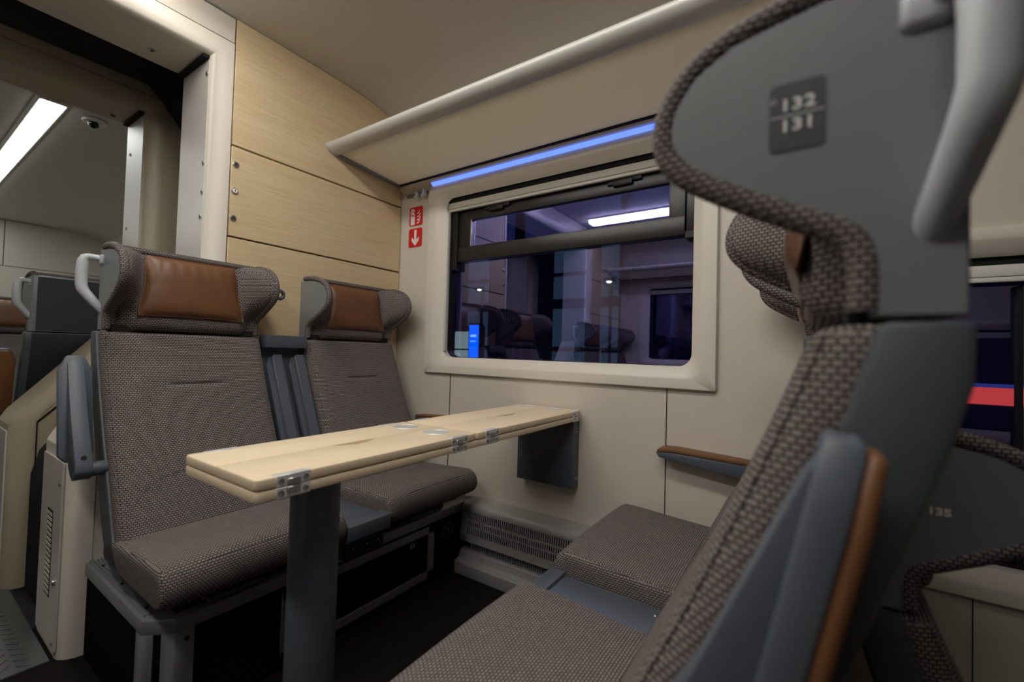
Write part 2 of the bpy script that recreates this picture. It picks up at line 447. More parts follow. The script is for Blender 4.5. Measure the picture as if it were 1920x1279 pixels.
def jamb_details():
    # screws on the linings
    for x, z in ((-0.062, 1.975), (-0.062, 1.634), (-0.062, 1.526), (-0.066, 1.434)):
        s = MB(); s.cyl((x, 0.688, z), 'y', 0.0095, 0.004, 'steel', bev=0.001, n=14); s.cyl((x, 0.6858, z), 'y', 0.0055, 0.001, 'plastic_dark', n=6); s.build('screw', near)
    s = MB(); s.cyl((-0.20, 0.56, 2.0385), 'z', 0.012, 0.004, 'steel', n=16); s.cyl((-0.20, 0.56, 2.036), 'z', 0.006, 0.002, 'plastic_dark', n=6); s.build('screw', near)
    for z in (1.86, 1.50, 1.41):
        s = MB(); s.cyl((-0.90, 0.688, z), 'y', 0.007, 0.004, 'trim_metal', n=12); s.build('screw', far)
    s = MB(); s.cyl((-0.90, 0.62, 2.018), 'z', 0.010, 0.004, 'plastic_dark', n=12); s.build('screw', far)
    s = MB(); s.box(-0.285, -0.05, UPW - 0.02, UPW, 2.028, 2.04, 'gap_black'); s.build('corner_gasket', near)
    s = MB(); s.box(-0.95, -0.73, UPW - 0.02, UPW, 2.009, 2.02, 'gap_black'); s.build('corner_gasket', far)
    # removable metal cover with a louvred slot low on the near jamb
    c = MB()
    c.prism(rrect(-0.280, -0.035, 0.02, 0.588, 0.006, 3), 'y', 0.351, 0.3565, 'satin_panel')
    cov = c.build('metal_cover', near)
    v = MB(); v.box(-0.185, -0.120, 0.3498, 0.3512, 0.160, 0.425, 'gap_black')
    for i in range(16):
        z = 0.168 + i * 0.0160
        v.box(-0.183, -0.122, 0.3482, 0.3502, z, z + 0.0085, 'cream', rot=None)
    v.build('louvre', cov)
    l = MB(); l.cyl((-0.060, 0.348, 0.225), 'y', 0.010, 0.008, 'steel', bev=0.001); l.build('lock', cov)
    for z in (0.52, 0.045):
        l = MB(); l.cyl((-0.056, 0.3495, z), 'y', 0.006, 0.004, 'trim_metal', n=12); l.build('screw', cov)
    # the same cover on the far jamb
    c = MB(); c.box(-0.935, -0.735, 0.320, 0.3255, 0.02, 0.60, 'satin_panel', bev=0.001, seg=1); cov = c.build('metal_cover', far)
    v = MB()
    for i in range(16): v.box(-0.86, -0.80, 0.3185, 0.3205, 0.203 + i * 0.0153, 0.2115 + i * 0.0153, 'cream')
    v.build('louvre', cov)
    # shadow joint on the flared lower front of the far portal
    g = MB(); g.prism([(0.392, 0.0), (0.396, 0.0), (0.396, 0.632), (0.72, 0.985), (0.718, 0.99), (0.392, 0.636)], 'x', -0.681, -0.6785, 'gap_black'); g.build('shadow_gap', far)
jamb_details()
def bellows():
    b = MB()
    xs = []
    N = 9
    x0, x1 = -0.275, -0.69
    loops = []
    for i in range(N * 4 + 1):
        t = i / (N * 4); x = x0 + (x1 - x0) * t
        s = 0.075 - 0.022 * math.cos(2 * math.pi * N * t)
        half = [(0.325 + s, 0.0), (0.325 + s, 0.44), (0.345 + s, 0.53), (0.41 + s, 0.62), (0.74 + s, 1.05), (0.79 + s, 1.15), (0.79 + s, 1.84), (0.77 + s, 1.95), (0.71 + s, 2.03), (0.62 + s, 2.06 + s)]
        loops.append([(x, y, z) for y, z in half] + [(x, -y, z) for y, z in half[::-1]])
    n = len(loops[0]); vs = [p for l in loops for p in l]
    fs = [(i * n + k, i * n + k + 1, (i + 1) * n + k + 1, (i + 1) * n + k) for i in range(len(loops) - 1) for k in range(n - 1)]
    b.add(vs, fs, 'rubber')
    o = b.build('gangway_bellows', smooth=50)
    tag(o, 'black ribbed rubber bellows between the two beige portal frames', 'bellows')
bellows()
def gangway_floor():
    b = MB(); b.box(-1.0, -0.04, -0.345, 0.345, -0.012, 0.004, 'rib_plate')
    b.box(-0.74, -0.27, -0.95, 0.95, -0.10, -0.012, 'rubber')
    # raised bars of the tread plate
    for i in range(46):
        for j in range(4):
            x = -0.97 + i * 0.02; y = 0.05 + j * 0.07 + (0.035 if i % 2 else 0)
            M = Matrix.Translation((x, y, 0.0045)) @ Matrix.Rotation(math.radians(45 if i % 2 else -45), 4, 'Z')
            b.box(-0.016, 0.016, -0.003, 0.003, -0.001, 0.0012, 'rib_plate', rot=M)
    tag(b.build('floor_gangway'), kind='structure')
    b = MB(); b.box(-5.3, -1.0, -1.6, 1.6, -0.02, 0.0, 'carpet'); tag(b.build('floor_far_car'), kind='structure')
gangway_floor()

# ------------------------------------------------------------------ the other carriage seen through the gangway
def far_car():
    h = half_ceiling(); full = [(-y, z) for y, z in h[::-1]] + h[1:]
    b = MB(); b.prism(full + [(1.60, 2.32), (-1.60, 2.32)], 'x', -5.3, -0.95, 'ceiling_paint'); tag(b.build('ceiling_far_car', smooth=25), kind='structure')
    for tf, nm in ((None, 'wall_far_side'), (mirror_y, 'wall_far_side_opposite')):
        b = MB(tf); b.box(-5.3, -0.95, 1.60, 1.66, 0.0, 2.2, 'beige'); tag(b.build(nm), kind='structure')
    b = MB(); b.box(-5.3, -5.2, -1.6, 1.6, 0, 2.2, 'beige')
    b.box(-5.2015, -5.1985, -1.6, 1.6, 1.715, 1.721, 'seam'); b.box(-5.2015, -5.1985, 0.789, 0.795, 1.72, 2.2, 'seam')
    tag(b.build('wall_far_end'), kind='structure')
    b = MB()
    for sg in (1, -1): b.box(-1.0, -0.94, min(sg * 0.72, sg * 1.6), max(sg * 0.72, sg * 1.6), 0, 2.2, 'beige')
    tag(b.build('wall_far_front'), kind='structure')
far_car()
ceiling_lamp(-5.0, -1.45, 0.512, 'bright white ceiling lamp beyond the gangway, in the next carriage', 'lamp_far', w=0.052, drop=0.016)
ceiling_lamp(-5.0, -1.45, -0.512, 'second ceiling lamp of the next carriage, across its aisle and out of frame', 'lamp_far', w=0.052, drop=0.016)
def dome_camera():
    t = thing('security_camera', (-1.54, 0.690, 2.204), 0, 'small white dome camera on the ceiling of the next carriage', 'security camera')
    b = MB(); b.cyl((0, 0, -0.010), 'z', 0.055, 0.016, 'gloss_white', n=32, bev=0.006); b.build('base', t)
    b = MB(); b.sphere((0, 0, -0.016), 0.032, 'gloss_white', sc=(1, 1, 0.9)); b.build('housing', t)
    b = MB(); b.sphere((0.009, -0.005, -0.024), 0.025, 'dome_black'); b.build('lens_dome', t)
dome_camera()

# ------------------------------------------------------------------ side window of the bay
def window(name, dx, dz, tf, sash):
    root = thing(name, (0, 0, 0), 0, kind='structure')
    def bb(): return MB((lambda p: tf((p[0] + dx, p[1], p[2] + dz))))
    x0, x1, z0, z1 = 0.216, 1.57, 0.846, 1.786
    ix0, ix1, iz0, iz1 = 0.322, 1.487, 0.926, 1.712
    # moulded surround: outer edge, flat, slope, inner rounded edge, reveal
    def loop(a0, a1, c0, c1, r, y):
        return [(x, y, z) for x, z in rrect(a0, a1, c0, c1, r, 6)]
    b = bb()
    loops = [loop(x0, x1, z0, z1, 0.012, 1.602), loop(x0, x1, z0, z1, 0.012, 1.588), loop(x0 + 0.004, x1 - 0.004, z0 + 0.004, z1 - 0.004, 0.012, 1.583),
             loop(x0 + 0.045, x1 - 0.045, z0 + 0.035, z1 - 0.03, 0.045, 1.581), loop(x0 + 0.052, x1 - 0.052, z0 + 0.042, z1 - 0.036, 0.05, 1.583),
             loop(ix0 - 0.012, ix1 + 0.012, iz0 - 0.010, iz1 + 0.008, 0.052, 1.600), loop(ix0 - 0.003, ix1 + 0.003, iz0 - 0.002, iz1 + 0.002, 0.048, 1.606),
             loop(ix0, ix1, iz0, iz1, 0.046, 1.608), loop(ix0, ix1, iz0, iz1 + 0.07, 0.046, 1.6085), loop(ix0, ix1, iz0, iz1 + 0.07, 0.046, 1.642)]
    b.loft(loops, 'cream', caps=False); b.build('surround', root, smooth=45)
    # black gasket lining
    b = bb(); b.loft([loop(ix0 - 0.004, ix1 + 0.004, iz0 - 0.004, iz1 + 0.074, 0.046, 1.640), loop(ix0 + 0.010, ix1 - 0.002, iz0 + 0.002, iz1 + 0.05, 0.044, 1.6415), loop(ix0 + 0.010, ix1 - 0.002, iz0 + 0.002, iz1 + 0.05, 0.044, 1.672)], 'sash_black', caps=False)
    b.build('gasket', root, smooth=45)
    # panes
    if sash:
        b = bb(); b.box(ix0 + 0.006, ix1 - 0.006, 1.6660, 1.6670, iz0 + 0.002, 1.43, 'pane'); b.build('lower_pane', root)
        b = bb()
        # tilting sash: bottom rail, top rail, stiles
        b.box(0.352, 1.449, 1.640, 1.668, 1.399, 1.470, 'sash_grey', bev=0.003)
        b.box(0.40, 1.449, 1.642, 1.666, 1.599, 1.656, 'sash_grey', bev=0.003)
        b.box(1.392, 1.449, 1.6415, 1.666, 1.40, 1.655, 'sash_grey', bev=0.003)
        b.box(0.372, 0.455, 1.643, 1.666, 1.40, 1.655, 'sash_black', bev=0.003)
        fr = b.build('tilt_sash', root)
        b = bb(); b.box(0.44, 1.40, 1.6560, 1.6570, 1.46, 1.605, 'pane'); b.build('upper_pane', fr)
        b = bb(); b.box(0.449, 0.457, 1.641, 1.656, 1.470, 1.600, 'steel', bev=0.001, seg=1); b.build('edge_strip', fr)
        for cx in (1.222, 0.612):
            b = bb(); b.box(cx - 0.07, cx - 0.045, 1.632, 1.644, 1.628, 1.646, 'sash_black', bev=0.004); b.box(cx + 0.03, cx + 0.07, 1.630, 1.644, 1.632, 1.654, 'sash_black', bev=0.004)
            b.box(cx - 0.045, cx + 0.035, 1.626, 1.644, 1.620, 1.646, 'sash_black', bev=0.004); b.build('latch', fr)
        b = bb(); b.box(1.4535, ix1 - 0.001, 1.644, 1.668, 1.407, 1.655, 'sash_grey', bev=0.002); b.box(1.453, ix1, 1.63, 1.668, 1.385, 1.408, 'sash_black'); b.build('fixed_post', root)
        b = bb(); b.box(0.334, 0.372, 1.634, 1.668, 1.36, 1.65, 'sash_black'); b.build('fixed_post', root)
    else:
        b = bb(); b.box(ix0 + 0.006, ix1 - 0.006, 1.6660, 1.6670, iz0 + 0.002, iz1 - 0.01, 'pane'); b.build('pane', root)
    # roller blind cassette with its side guides
    b = bb()
    b.box(ix0 + 0.001, ix1 - 0.001, 1.620, 1.636, 1.6635, 1.6935, 'blind_fabric', bev=0.003)
    b.box(ix0 + 0.001, ix1 - 0.001, 1.618, 1.634, 1.6485, 1.6615, 'blind_fabric', bev=0.003)
    b.box(ix0 + 0.003, ix1 - 0.003, 1.626, 1.634, 1.658, 1.666, 'seam')
    bl = b.build('blind_bar', root)
    for xa in (ix0 + 0.001,):
        b = bb(); b.box(xa, xa + 0.012, 1.604, 1.622, iz0 + 0.03, 1.648, 'blind_fabric', bev=0.002); b.build('blind_guide', root)
    b = bb(); b.box(ix0 + 0.001, ix1 - 0.001, 1.6365, 1.66, 1.655, 1.775, 'gap_black'); b.box(ix0 + 0.001, ix1 - 0.001, 1.6185, 1.6365, 1.6945, 1.775, 'gap_black'); b.build('blind_slot', root)
    return root
window('window_1', 0, 0, lambda p: p, True)
w2 = window('window_2', 1.665, -0.475, lambda p: p, False)
b = MB(); b.box(2.262, 2.271, 1.64, 1.668, 0.455, 1.165, 'gap_black'); b.build('mullion', w2)
window('window_3', 0, 0, mirror_y, False)
window('window_4', 1.665, -0.475, mirror_y, False)

# ------------------------------------------------------------------ luggage rack and blue light
def rack(tf, label, x1=4.6):
    root = thing('luggage_rack', (0, 0, 0), 0, label, 'luggage rack')
    # front rail: long extruded oval
    prof = []
    for i in range(20):
        a = 2 * math.pi * i / 20
        y, z = 0.036 * math.cos(a), 0.021 * math.sin(a)
        ca, sa = math.cos(-0.35), math.sin(-0.35)
        prof.append((1.178 + y * ca - z * sa, 1.868 + y * sa + z * ca))
    b = MB(tf); b.prism(prof, 'x', 0.012, x1, 'rail_satin'); b.build('front_rail', root)
    b = MB(tf); b.prism([(1.178 + (y - 1.178) * 1.08, 1.868 + (z - 1.868) * 1.1) for y, z in prof], 'x', 0.001, 0.013, 'handle_grey', bev=0.002); b.build('rail_cap', root)
    b = MB(tf); b.prism([(1.195, 1.852), (1.565, 1.826), (1.565, 1.840), (1.195, 1.872)], 'x', 0.02, x1, 'shelf_glass'); b.build('shelf', root)
    b = MB(tf); b.prism([(1.20, 1.840), (1.60, 1.814), (1.60, 1.850), (1.20, 1.874)], 'x', 0.001, 0.0205, 'trim_metal', bev=0.002); b.build('end_bracket', root)
    b = MB(tf); b.prism([(1.560, 1.822), (1.60, 1.820), (1.60, 1.84), (1.560, 1.836)], 'x', 0.02, x1, 'gap_black'); b.build('shadow_gap', root)
    b = MB(tf); b.prism([(1.572, 1.8085), (1.60, 1.786), (1.60, 1.8195), (1.570, 1.8205)], 'x', 0.002, x1, 'beige', bev=0.001, seg=1); b.build('rear_lip', root)
    return root
rack(None, 'aluminium edged luggage rack along the wall above the window')
rack(mirror_y, 'luggage rack on the opposite side, seen only as a reflection in the window')
def led():
    t = thing('led_strip', (0.24, 1.585, 1.797), 0, 'glowing blue light strip under the luggage rack', 'light strip')
    b = MB(); b.prism([(-0.0125, 0.0030), (0.0105, -0.0150), (0.009, -0.0170), (-0.0150, 0.0012)], 'x', 0, 1.72, 'led_blue'); b.build('light_lens', t)
    b = MB(); b.prism([(0.010, -0.0170), (0.016, -0.0170), (0.016, -0.0215), (0.0085, -0.0205)], 'x', 0, 1.72, 'gap_black'); b.build('shadow_gap', t)
led()
# curtain-rail style clip near the corner, under the rack
t = thing('wall_hook', (0.05, 1.598, 1.762), 0, 'small grey hook bracket on the wall at the corner below the rack', 'hook')
b = MB(); b.box(0, 0.15, -0.012, -0.002, -0.004, 0.012, 'plastic_shell', bev=0.003); b.build('rail', t)
for x in (0.085, 0.135):
    b = MB(); b.box(x, x + 0.014, -0.034, -0.010, -0.022, 0.014, 'handle_grey', bev=0.004); b.box(x - 0.012, x + 0.010, -0.034, -0.022, -0.024, -0.010, 'handle_grey', bev=0.004); b.build('hook', t)

# ------------------------------------------------------------------ red fire signs
def sign(zc, kind, label):
    t = thing('fire_sign', (0.112, 1.5995, zc), 0, label, 'sign', 'red stickers by the window')
    b = MB(); b.prism(rrect(-0.049, 0.049, -0.0495, 0.0495, 0.010, 5), 'y', -0.0016, -0.0002, 'red_sign'); b.build('plate', t)
    b = MB()
    Y0, Y1 = -0.0022, -0.0015
    if kind == 'arrow':
        b.prism([(-0.008, 0.042), (0.008, 0.042), (0.008, -0.012), (0.026, 0.004), (0.026, -0.016), (0.0, -0.042), (-0.026, -0.016), (-0.026, 0.004), (-0.008, -0.012)], 'y', Y0, Y1, 'white')
        b.build('arrow', t)
    else:
        b.prism([(-0.038, -0.045), (-0.008, -0.045), (-0.008, 0.008), (-0.012, 0.016), (-0.034, 0.016), (-0.038, 0.008)], 'y', Y0, Y1, 'white')
        b.prism([(-0.030, 0.016), (-0.016, 0.016), (-0.016, 0.028), (-0.030, 0.028)], 'y', Y0, Y1, 'white')
        b.prism([(-0.042, 0.018), (-0.036, 0.036), (-0.022, 0.043), (-0.008, 0.030), (-0.010, 0.025), (-0.022, 0.034), (-0.032, 0.030), (-0.037, 0.016)], 'y', Y0, Y1, 'white')
        b.prism([(-0.030, 0.001), (-0.014, 0.001), (-0.014, 0.009), (-0.030, 0.009)], 'y', Y0 - 0.0005, Y0, 'red_sign')
        b.build('extinguisher_symbol', t)
        f = MB()
        for k, (dz, w) in enumerate(((-0.034, 0.020), (-0.018, 0.024), (-0.001, 0.022), (0.016, 0.016))):
            pts = [(0.010, dz - 0.006), (0.010 + w * 0.5, dz - 0.004), (0.012 + w, dz + 0.012), (0.008 + w, dz + 0.016), (0.010 + w * 0.5, dz + 0.004), (0.008, dz + 0.0)]
            f.prism(pts, 'y', Y0, Y1, 'white')
        f.build('flame_symbol', t)
sign(1.656, 'ext', 'upper red square sticker with a white extinguisher and flames')
sign(1.543, 'arrow', 'lower red square sticker with a white arrow pointing down')

# ------------------------------------------------------------------ the seats
HW = 0.2325
P = [(0.37, 0.326), (0.43, 0.300), (0.52, 0.258), (0.59, 0.224), (0.66, 0.187), (0.76, 0.140), (0.90, 0.082), (0.985, 0.050)]
def back_x(y, z):
    x = smooth_tab(P, z) + 0.004 * (1 - (y / HW) ** 2)
    if abs(y) < 0.10:
        x -= 0.0075 * math.exp(-((z - 0.825) / 0.0065) ** 2) * min(1, max(0, (0.085 - abs(y)) / 0.02))
    return x
_cache = {}
def cached(key, fn):
    if key not in _cache: _cache[key] = fn()
    return _cache[key]
def m_backrest():
    b = MB()
    zs = [0.372, 0.376, 0.384] + [0.395 + i * 0.0083 for i in range(70)] + [0.978, 0.984, 0.987] + [0.815, 0.8225, 0.825, 0.8275, 0.835]
    zs = sorted(z for z in zs if z <= 0.9875)
    rr, rd, T = 0.036, 0.040, 0.066
    loops = []
    for i, z in enumerate(zs):
        e = 0.010 if i in (0, len(zs) - 1) else (0.004 if i in (1, len(zs) - 2) else 0)
        hw = HW - e * 0.6
        ys = [hw - 0.034] + [0.9 * (hw - 0.034) * math.cos(math.pi * k / 1) for k in ()]
        lp = []
        NF = 40
        for k in range(NF + 1):
            y = (hw - rr) * (1 - 2 * k / NF); lp.append((back_x(y, z) - e, y, z))
        for sg in (-1, 1):
            xe = back_x(sg * (hw - rr), z) - e
            arc = []
            for k in range(1, 7):
                a = math.pi / 2 * k / 6
                arc.append((xe - rd * (1 - math.cos(a)), sg * (hw - rr + rr * math.sin(a)), z))
            arc.append((smooth_tab(P, z) - T, sg * hw, z))
            lp += arc if sg < 0 else arc[::-1]
        loops.append(lp)
    b.loft(loops, 'fabric')
    return b.mesh('backrest', 60)
def m_back_piping(sg):
    b = MB(); y = sg * (HW - 0.014)
    b.tube([(back_x(sg * (HW - 0.036), 0.40 + 0.58 * k / 24) - 0.0088, y, 0.40 + 0.58 * k / 24) for k in range(25)], 0.0024, 'fabric', n=8)
    return b.mesh('piping')
def m_lumbar_seam():
    b = MB(); pts = []
    for k in range(41):
        y = -0.205 + 0.41 * k / 40; z = 0.578 - 0.085 * (abs(y) / 0.205) ** 4
        pts.append((back_x(y, z) - 0.0004 - (0.004 if abs(y) > 0.2 else 0), y, z))
    b.tube(pts, 0.0013, 'fabric_band', n=6); return b.mesh('lumbar_seam')
def m_back_shell():
    rear = [(0.988, -0.034), (0.948, -0.033), (0.917, -0.026), (0.864, -0.010), (0.807, 0.008), (0.746, 0.028), (0.60, 0.085), (0.45, 0.16), (0.37, 0.205)]
    front = [(0.42, 0.262), (0.45, 0.246)] + [(z, smooth_tab(P, z) - 0.043) for z in (0.52, 0.60, 0.70, 0.80, 0.90)] + [(0.988, 0.014)]
    poly = [(x, z) for z, x in rear] + [(0.285, 0.335), (0.330, 0.338), (0.320, 0.365)] + [(x, z) for z, x in front]
    b = MB(); b.prism(poly, 'y', -HW - 0.006, HW + 0.006, 'plastic_slate', bev=0.006, seg=2)
    return b.mesh('back_shell', 30)
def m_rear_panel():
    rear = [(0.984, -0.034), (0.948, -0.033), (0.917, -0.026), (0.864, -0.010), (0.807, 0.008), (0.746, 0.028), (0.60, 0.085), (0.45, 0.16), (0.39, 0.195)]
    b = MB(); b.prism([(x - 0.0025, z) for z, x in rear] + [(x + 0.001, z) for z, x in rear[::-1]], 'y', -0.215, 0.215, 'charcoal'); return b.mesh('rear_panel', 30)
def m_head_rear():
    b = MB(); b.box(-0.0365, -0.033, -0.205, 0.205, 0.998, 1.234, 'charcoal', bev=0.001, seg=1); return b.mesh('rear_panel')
WING = [(0.995, 0.026), (1.036, 0.027), (1.055, 0.036), (1.072, 0.066), (1.092, 0.104), (1.118, 0.146), (1.138, 0.165), (1.158, 0.172), (1.184, 0.168), (1.212, 0.150), (1.232, 0.118), (1.248, 0.062)]
CEN = [(0.995, 0.046), (1.02, 0.058), (1.05, 0.055), (1.10, 0.047), (1.20, 0.036), (1.236, 0.026), (1.248, 0.012)]
def m_headrest():
    b = MB()
    zs = [0.995 + (1.248 - 0.995) * k / 40 for k in range(41)]
    loops = []
    for i, z in enumerate(zs):
        w = max(smooth_tab(WING, z), 0.026); c = smooth_tab(CEN, z)
        e = 0.008 if i == 0 else (0.003 if i == 1 else 0)
        half = [(c - e, 0.0), (c - e, 0.06), (c - e, 0.12), (c + 0.003 - e, 0.145)]
        xs, ys = c + 0.004, 0.152; xt, yt = w - 0.016, 0.200
        for k in range(1, 6):
            t = k / 5; half.append((xs + (xt - xs) * t - e, ys + (yt - ys) * t))
        half += [(w - 0.006 - e, 0.207), (w - 0.001 - e, 0.215), (w - 0.003 - e, 0.2235), (w - 0.010, 0.229), ((w + 0.0) * 0.5, 0.230), (0.0, 0.230)]
        lp = [(x, y, z) for x, y in half[::-1]] + [(x, -y, z) for x, y in half[1:]]
        loops.append(lp)
    b.loft(loops, 'fabric')
    out = [(w, z) for z, w in WING]
    path = [(smooth_tab(WING, 0.997 + 0.249 * k / 36) - 0.005, 0.997 + 0.249 * k / 36) for k in range(37)] + [(0.03, 1.2495), (0.0, 1.250), (-0.012, 1.248)]
    for sg in (-1, 1):
        b.tube([(x, sg * 0.2265, z) for x, z in path], 0.0115, 'fabric', n=12)
    b.tube([(0.02, -0.22, 1.2475), (0.02, 0.22, 1.2475)], 0.011, 'fabric', n=10)
    b.v = [(x, y * 0.955, z) for x, y, z in b.v]; return b.mesh('headrest', 60)
def m_head_shell():
    b = MB()
    b.box(-0.034, 0.006, -0.232, 0.232, 0.992, 1.240, 'plastic_shell', bev=0.007)
    b.box(-0.018, 0.030, -0.215, 0.215, 0.965, 1.010, 'gap_black')
    poly = [(-0.033, 0.992), (0.018, 0.992), (0.019, 1.034), (0.030, 1.060), (0.056, 1.074), (0.094, 1.094), (0.136, 1.120), (0.155, 1.139), (0.162, 1.158), (0.158, 1.182), (0.141, 1.207), (0.110, 1.225), (0.05, 1.236), (-0.033, 1.240)]
    for sg in (-1, 1):
        b.prism(poly, 'y', min(sg * 0.212, sg * 0.2345), max(sg * 0.214, sg * 0.2345), 'plastic_shell', bev=0.002, seg=1)
    b.v = [(x, y * 0.955, z) for x, y, z in b.v]; return b.mesh('headrest_shell', 30)
def m_pillow():
    b = MB(); NU, NV = 30, 20
    def pt(u, v, side):
        ay = 0.141 - 0.011 * v - 0.006 * (1 - abs(v)) ** 2; az = 0.096 + 0.004 * u * u
        y, z = u * ay, 1.142 + v * az
        th = ((1 - abs(u) ** 4) * (1 - abs(v) ** 3.2)) ** 0.5
        wr = 0.0022 * math.sin(23 * u + 2 * v) * max(0, v) ** 2 + 0.0015 * math.sin(31 * u - 9 * v) * abs(u) ** 3
        x = smooth_tab(CEN, min(1.24, z)) + 0.003 + 0.005 * (1 - v) * 0.5
        return (x + (0.024 * th + wr * th if side else -0.010 * th), y, z)
    vs = []; fs = []
    for side in (1, 0):
        o = len(vs)
        for j in range(NV + 1):
            for i in range(NU + 1): vs.append(pt(-1 + 2 * i / NU, -1 + 2 * j / NV, side))
        for j in range(NV):
            for i in range(NU):
                a = o + j * (NU + 1) + i; f = (a, a + 1, a + NU + 2, a + NU + 1)
                fs.append(f if side else f[::-1])
    b.add(vs, fs, 'leather')
    rim = [(-1 + 2 * k / 20, -1) for k in range(20)] + [(1, -1 + 2 * k / 14) for k in range(14)] + [(1 - 2 * k / 20, 1) for k in range(20)] + [(-1, 1 - 2 * k / 14) for k in range(14)]
    b.tube([pt(u, v, 1) for u, v in rim], 0.0022, 'leather', n=6, closed=True)
    return b.mesh('pillow', 60)
def m_cushion():
    b = MB()
    pr = []
    for cx, cz, r, a0 in ((0.565, 0.392, 0.046, -80), (0.562, 0.400, 0.047, 10), ):
        for k in range(9):
            a = math.radians(a0 + 90 * k / 8 if a0 < 0 else 10 + 80 * k / 8); pr.append((cx + r * math.cos(a), cz + r * math.sin(a)))
    pr += [(0.54, 0.4465), (0.50, 0.4445), (0.44, 0.440), (0.38, 0.436), (0.32, 0.432), (0.27, 0.428), (0.22, 0.424), (0.19, 0.418), (0.175, 0.40), (0.175, 0.37), (0.19, 0.356), (0.25, 0.350), (0.34, 0.348), (0.43, 0.347), (0.52, 0.348), (0.55, 0.348)]
    cx = sum(p[0] for p in pr) / len(pr); cz = 0.39
    def ring(y, d):
        crown = 0.006 * (1 - (y / 0.235) ** 2)
        return [(cx + (x - cx) * (1 - d / 0.215), y, cz + (z - cz) * (1 - d / 0.050) + (crown if z > 0.39 else 0)) for x, z in pr]
    ys = [(-0.2385, 0.020), (-0.2375, 0.012), (-0.2345, 0.006), (-0.229, 0.002), (-0.220, 0)]
    mid = [(-0.20 + 0.04 * k, 0) for k in range(11)]
    loops = [ring(y, d) for y, d in ys + mid + [(-y, d) for y, d in ys[::-1]]]
    b.loft(loops, 'fabric')
    return b.mesh('seat_cushion', 60)
def m_cushion_piping(sg):
    b = MB()
    if True:
        b.tube([(0.24 + 0.33 * k / 16, sg * 0.2235, 0.4255 + 0.0195 * k / 16 + 0.0008) for k in range(17)] + [(0.585, sg * 0.2235, 0.4395), (0.600, sg * 0.2235, 0.427)], 0.0018, 'fabric', n=8)
    return b.mesh('piping')
def m_frame():
    b = MB(); b.box(0.20, 0.48, -0.165, 0.165, 0.2625, 0.352, 'seat_black', bev=0.006)
    return b.mesh('seat_frame')
def m_bar():
    b = MB(); b.tube([(0.47, -0.13, 0.335), (0.555, -0.13, 0.335), (0.575, -0.125, 0.332), (0.578, -0.06, 0.331), (0.575, 0.0, 0.332), (0.555, 0.006, 0.335), (0.47, 0.006, 0.335)], 0.008, 'plastic_dark', n=10)
    return b.mesh('recline_handle')
def m_handle(s):
    b = MB()
    y0, y1 = 0.215 * s, 0.264 * s
    pts = [(-0.018, y0, 1.205), (-0.022, y0 + 0.02 * s, 1.213), (-0.026, y1 - 0.012 * s, 1.214), (-0.028, y1 - 0.003 * s, 1.210), (-0.030, y1, 1.200), (-0.032, y1 + 0.002 * s, 1.165), (-0.032, y1 + 0.001 * s, 1.128), (-0.030, y1 - 0.001 * s, 1.116), (-0.027, y1 - 0.008 * s, 1.103), (-0.021, y1 - 0.026 * s, 1.078), (-0.015, y0 + 0.004 * s, 1.054), (-0.012, y0 - 0.006 * s, 1.044)]
    b.tube(pts, [0.0095, 0.0095, 0.010, 0.0115, 0.0135, 0.0145, 0.0145, 0.0142, 0.0135, 0.0125, 0.0118, 0.0115], 'handle_grey', n=16, up=(1, 0, 0.2))
    b.box(-0.026, 0.004, min(y0 - 0.01 * s, y0 + 0.016 * s), max(y0 - 0.01 * s, y0 + 0.016 * s), 1.192, 1.224, 'handle_grey', bev=0.006)
    return b.mesh('grab_handle', 60)
def m_hook(s):
    b = MB()
    b.box(0.090, 0.122, min(s * 0.215, s * 0.246), max(s * 0.215, s * 0.246), 1.148, 1.176, 'plastic', bev=0.005)
    b.torus((0.108, s * 0.260, 1.154), 'x', 0.015, 0.007, 'plastic', n=20, k=8)
    return b.mesh('coat_hook', 50)
def arm_matrix(s):
    top = Vector((0.034, 0, 0.915)); piv = Vector((0.100, 0, 0.610))
    a = (top - piv).normalized(); n = Vector((0, 1, 0)); f = n.cross(a)      # f: forward of the upright arm
    if f.x < 0: f = -f
    M = Matrix(((a.x, 0, f.x), (a.y, 1, f.y), (a.z, 0, f.z))).to_4x4()
    M.translation = piv + Vector((0, s * 0.284, 0)); return M
def m_arm(s):
    """upright folded armrest: local axes along, across, forward"""
    M = arm_matrix(s); b = MB(); L = 0.312; yc = s * 0.284
    b.prism([(0.03, -0.036), (L - 0.045, -0.036), (L - 0.002, -0.018), (L - 0.002, 0.018), (L - 0.045, 0.036), (0.03, 0.036), (0.01, 0.020), (0.01, -0.020)], 'z', -0.010, 0.012, 'plastic', bev=0.003, mtx=M)
    # wedge under the pad, growing towards the hinge
    wedge = [(0.028, 0.914), (0.042, 0.910), (0.056, 0.890), (0.119, 0.745), (0.186, 0.630), (0.190, 0.606), (0.180, 0.588), (0.160, 0.580), (0.138, 0.590), (0.115, 0.610), (0.075, 0.72)]
    b.prism(wedge, 'y', yc - 0.018, yc + 0.018, 'plastic', bev=0.003)
    b.cyl((0.160, yc - s * 0.026, 0.606), 'y', 0.020, 0.056, 'plastic', n=24, bev=0.003)
    return b.mesh('armrest', 35)
def m_arm_pad(s):
    M = arm_matrix(s); b = MB(); L = 0.312
    b.prism([(0.035, -0.034), (L - 0.046, -0.034), (L - 0.006, -0.017), (L - 0.006, 0.017), (L - 0.046, 0.034), (0.035, 0.034), (0.018, 0.018), (0.018, -0.018)], 'z', -0.021, -0.009, 'leather_pad', bev=0.005, seg=3, mtx=M)
    return b.mesh('pad', 50)
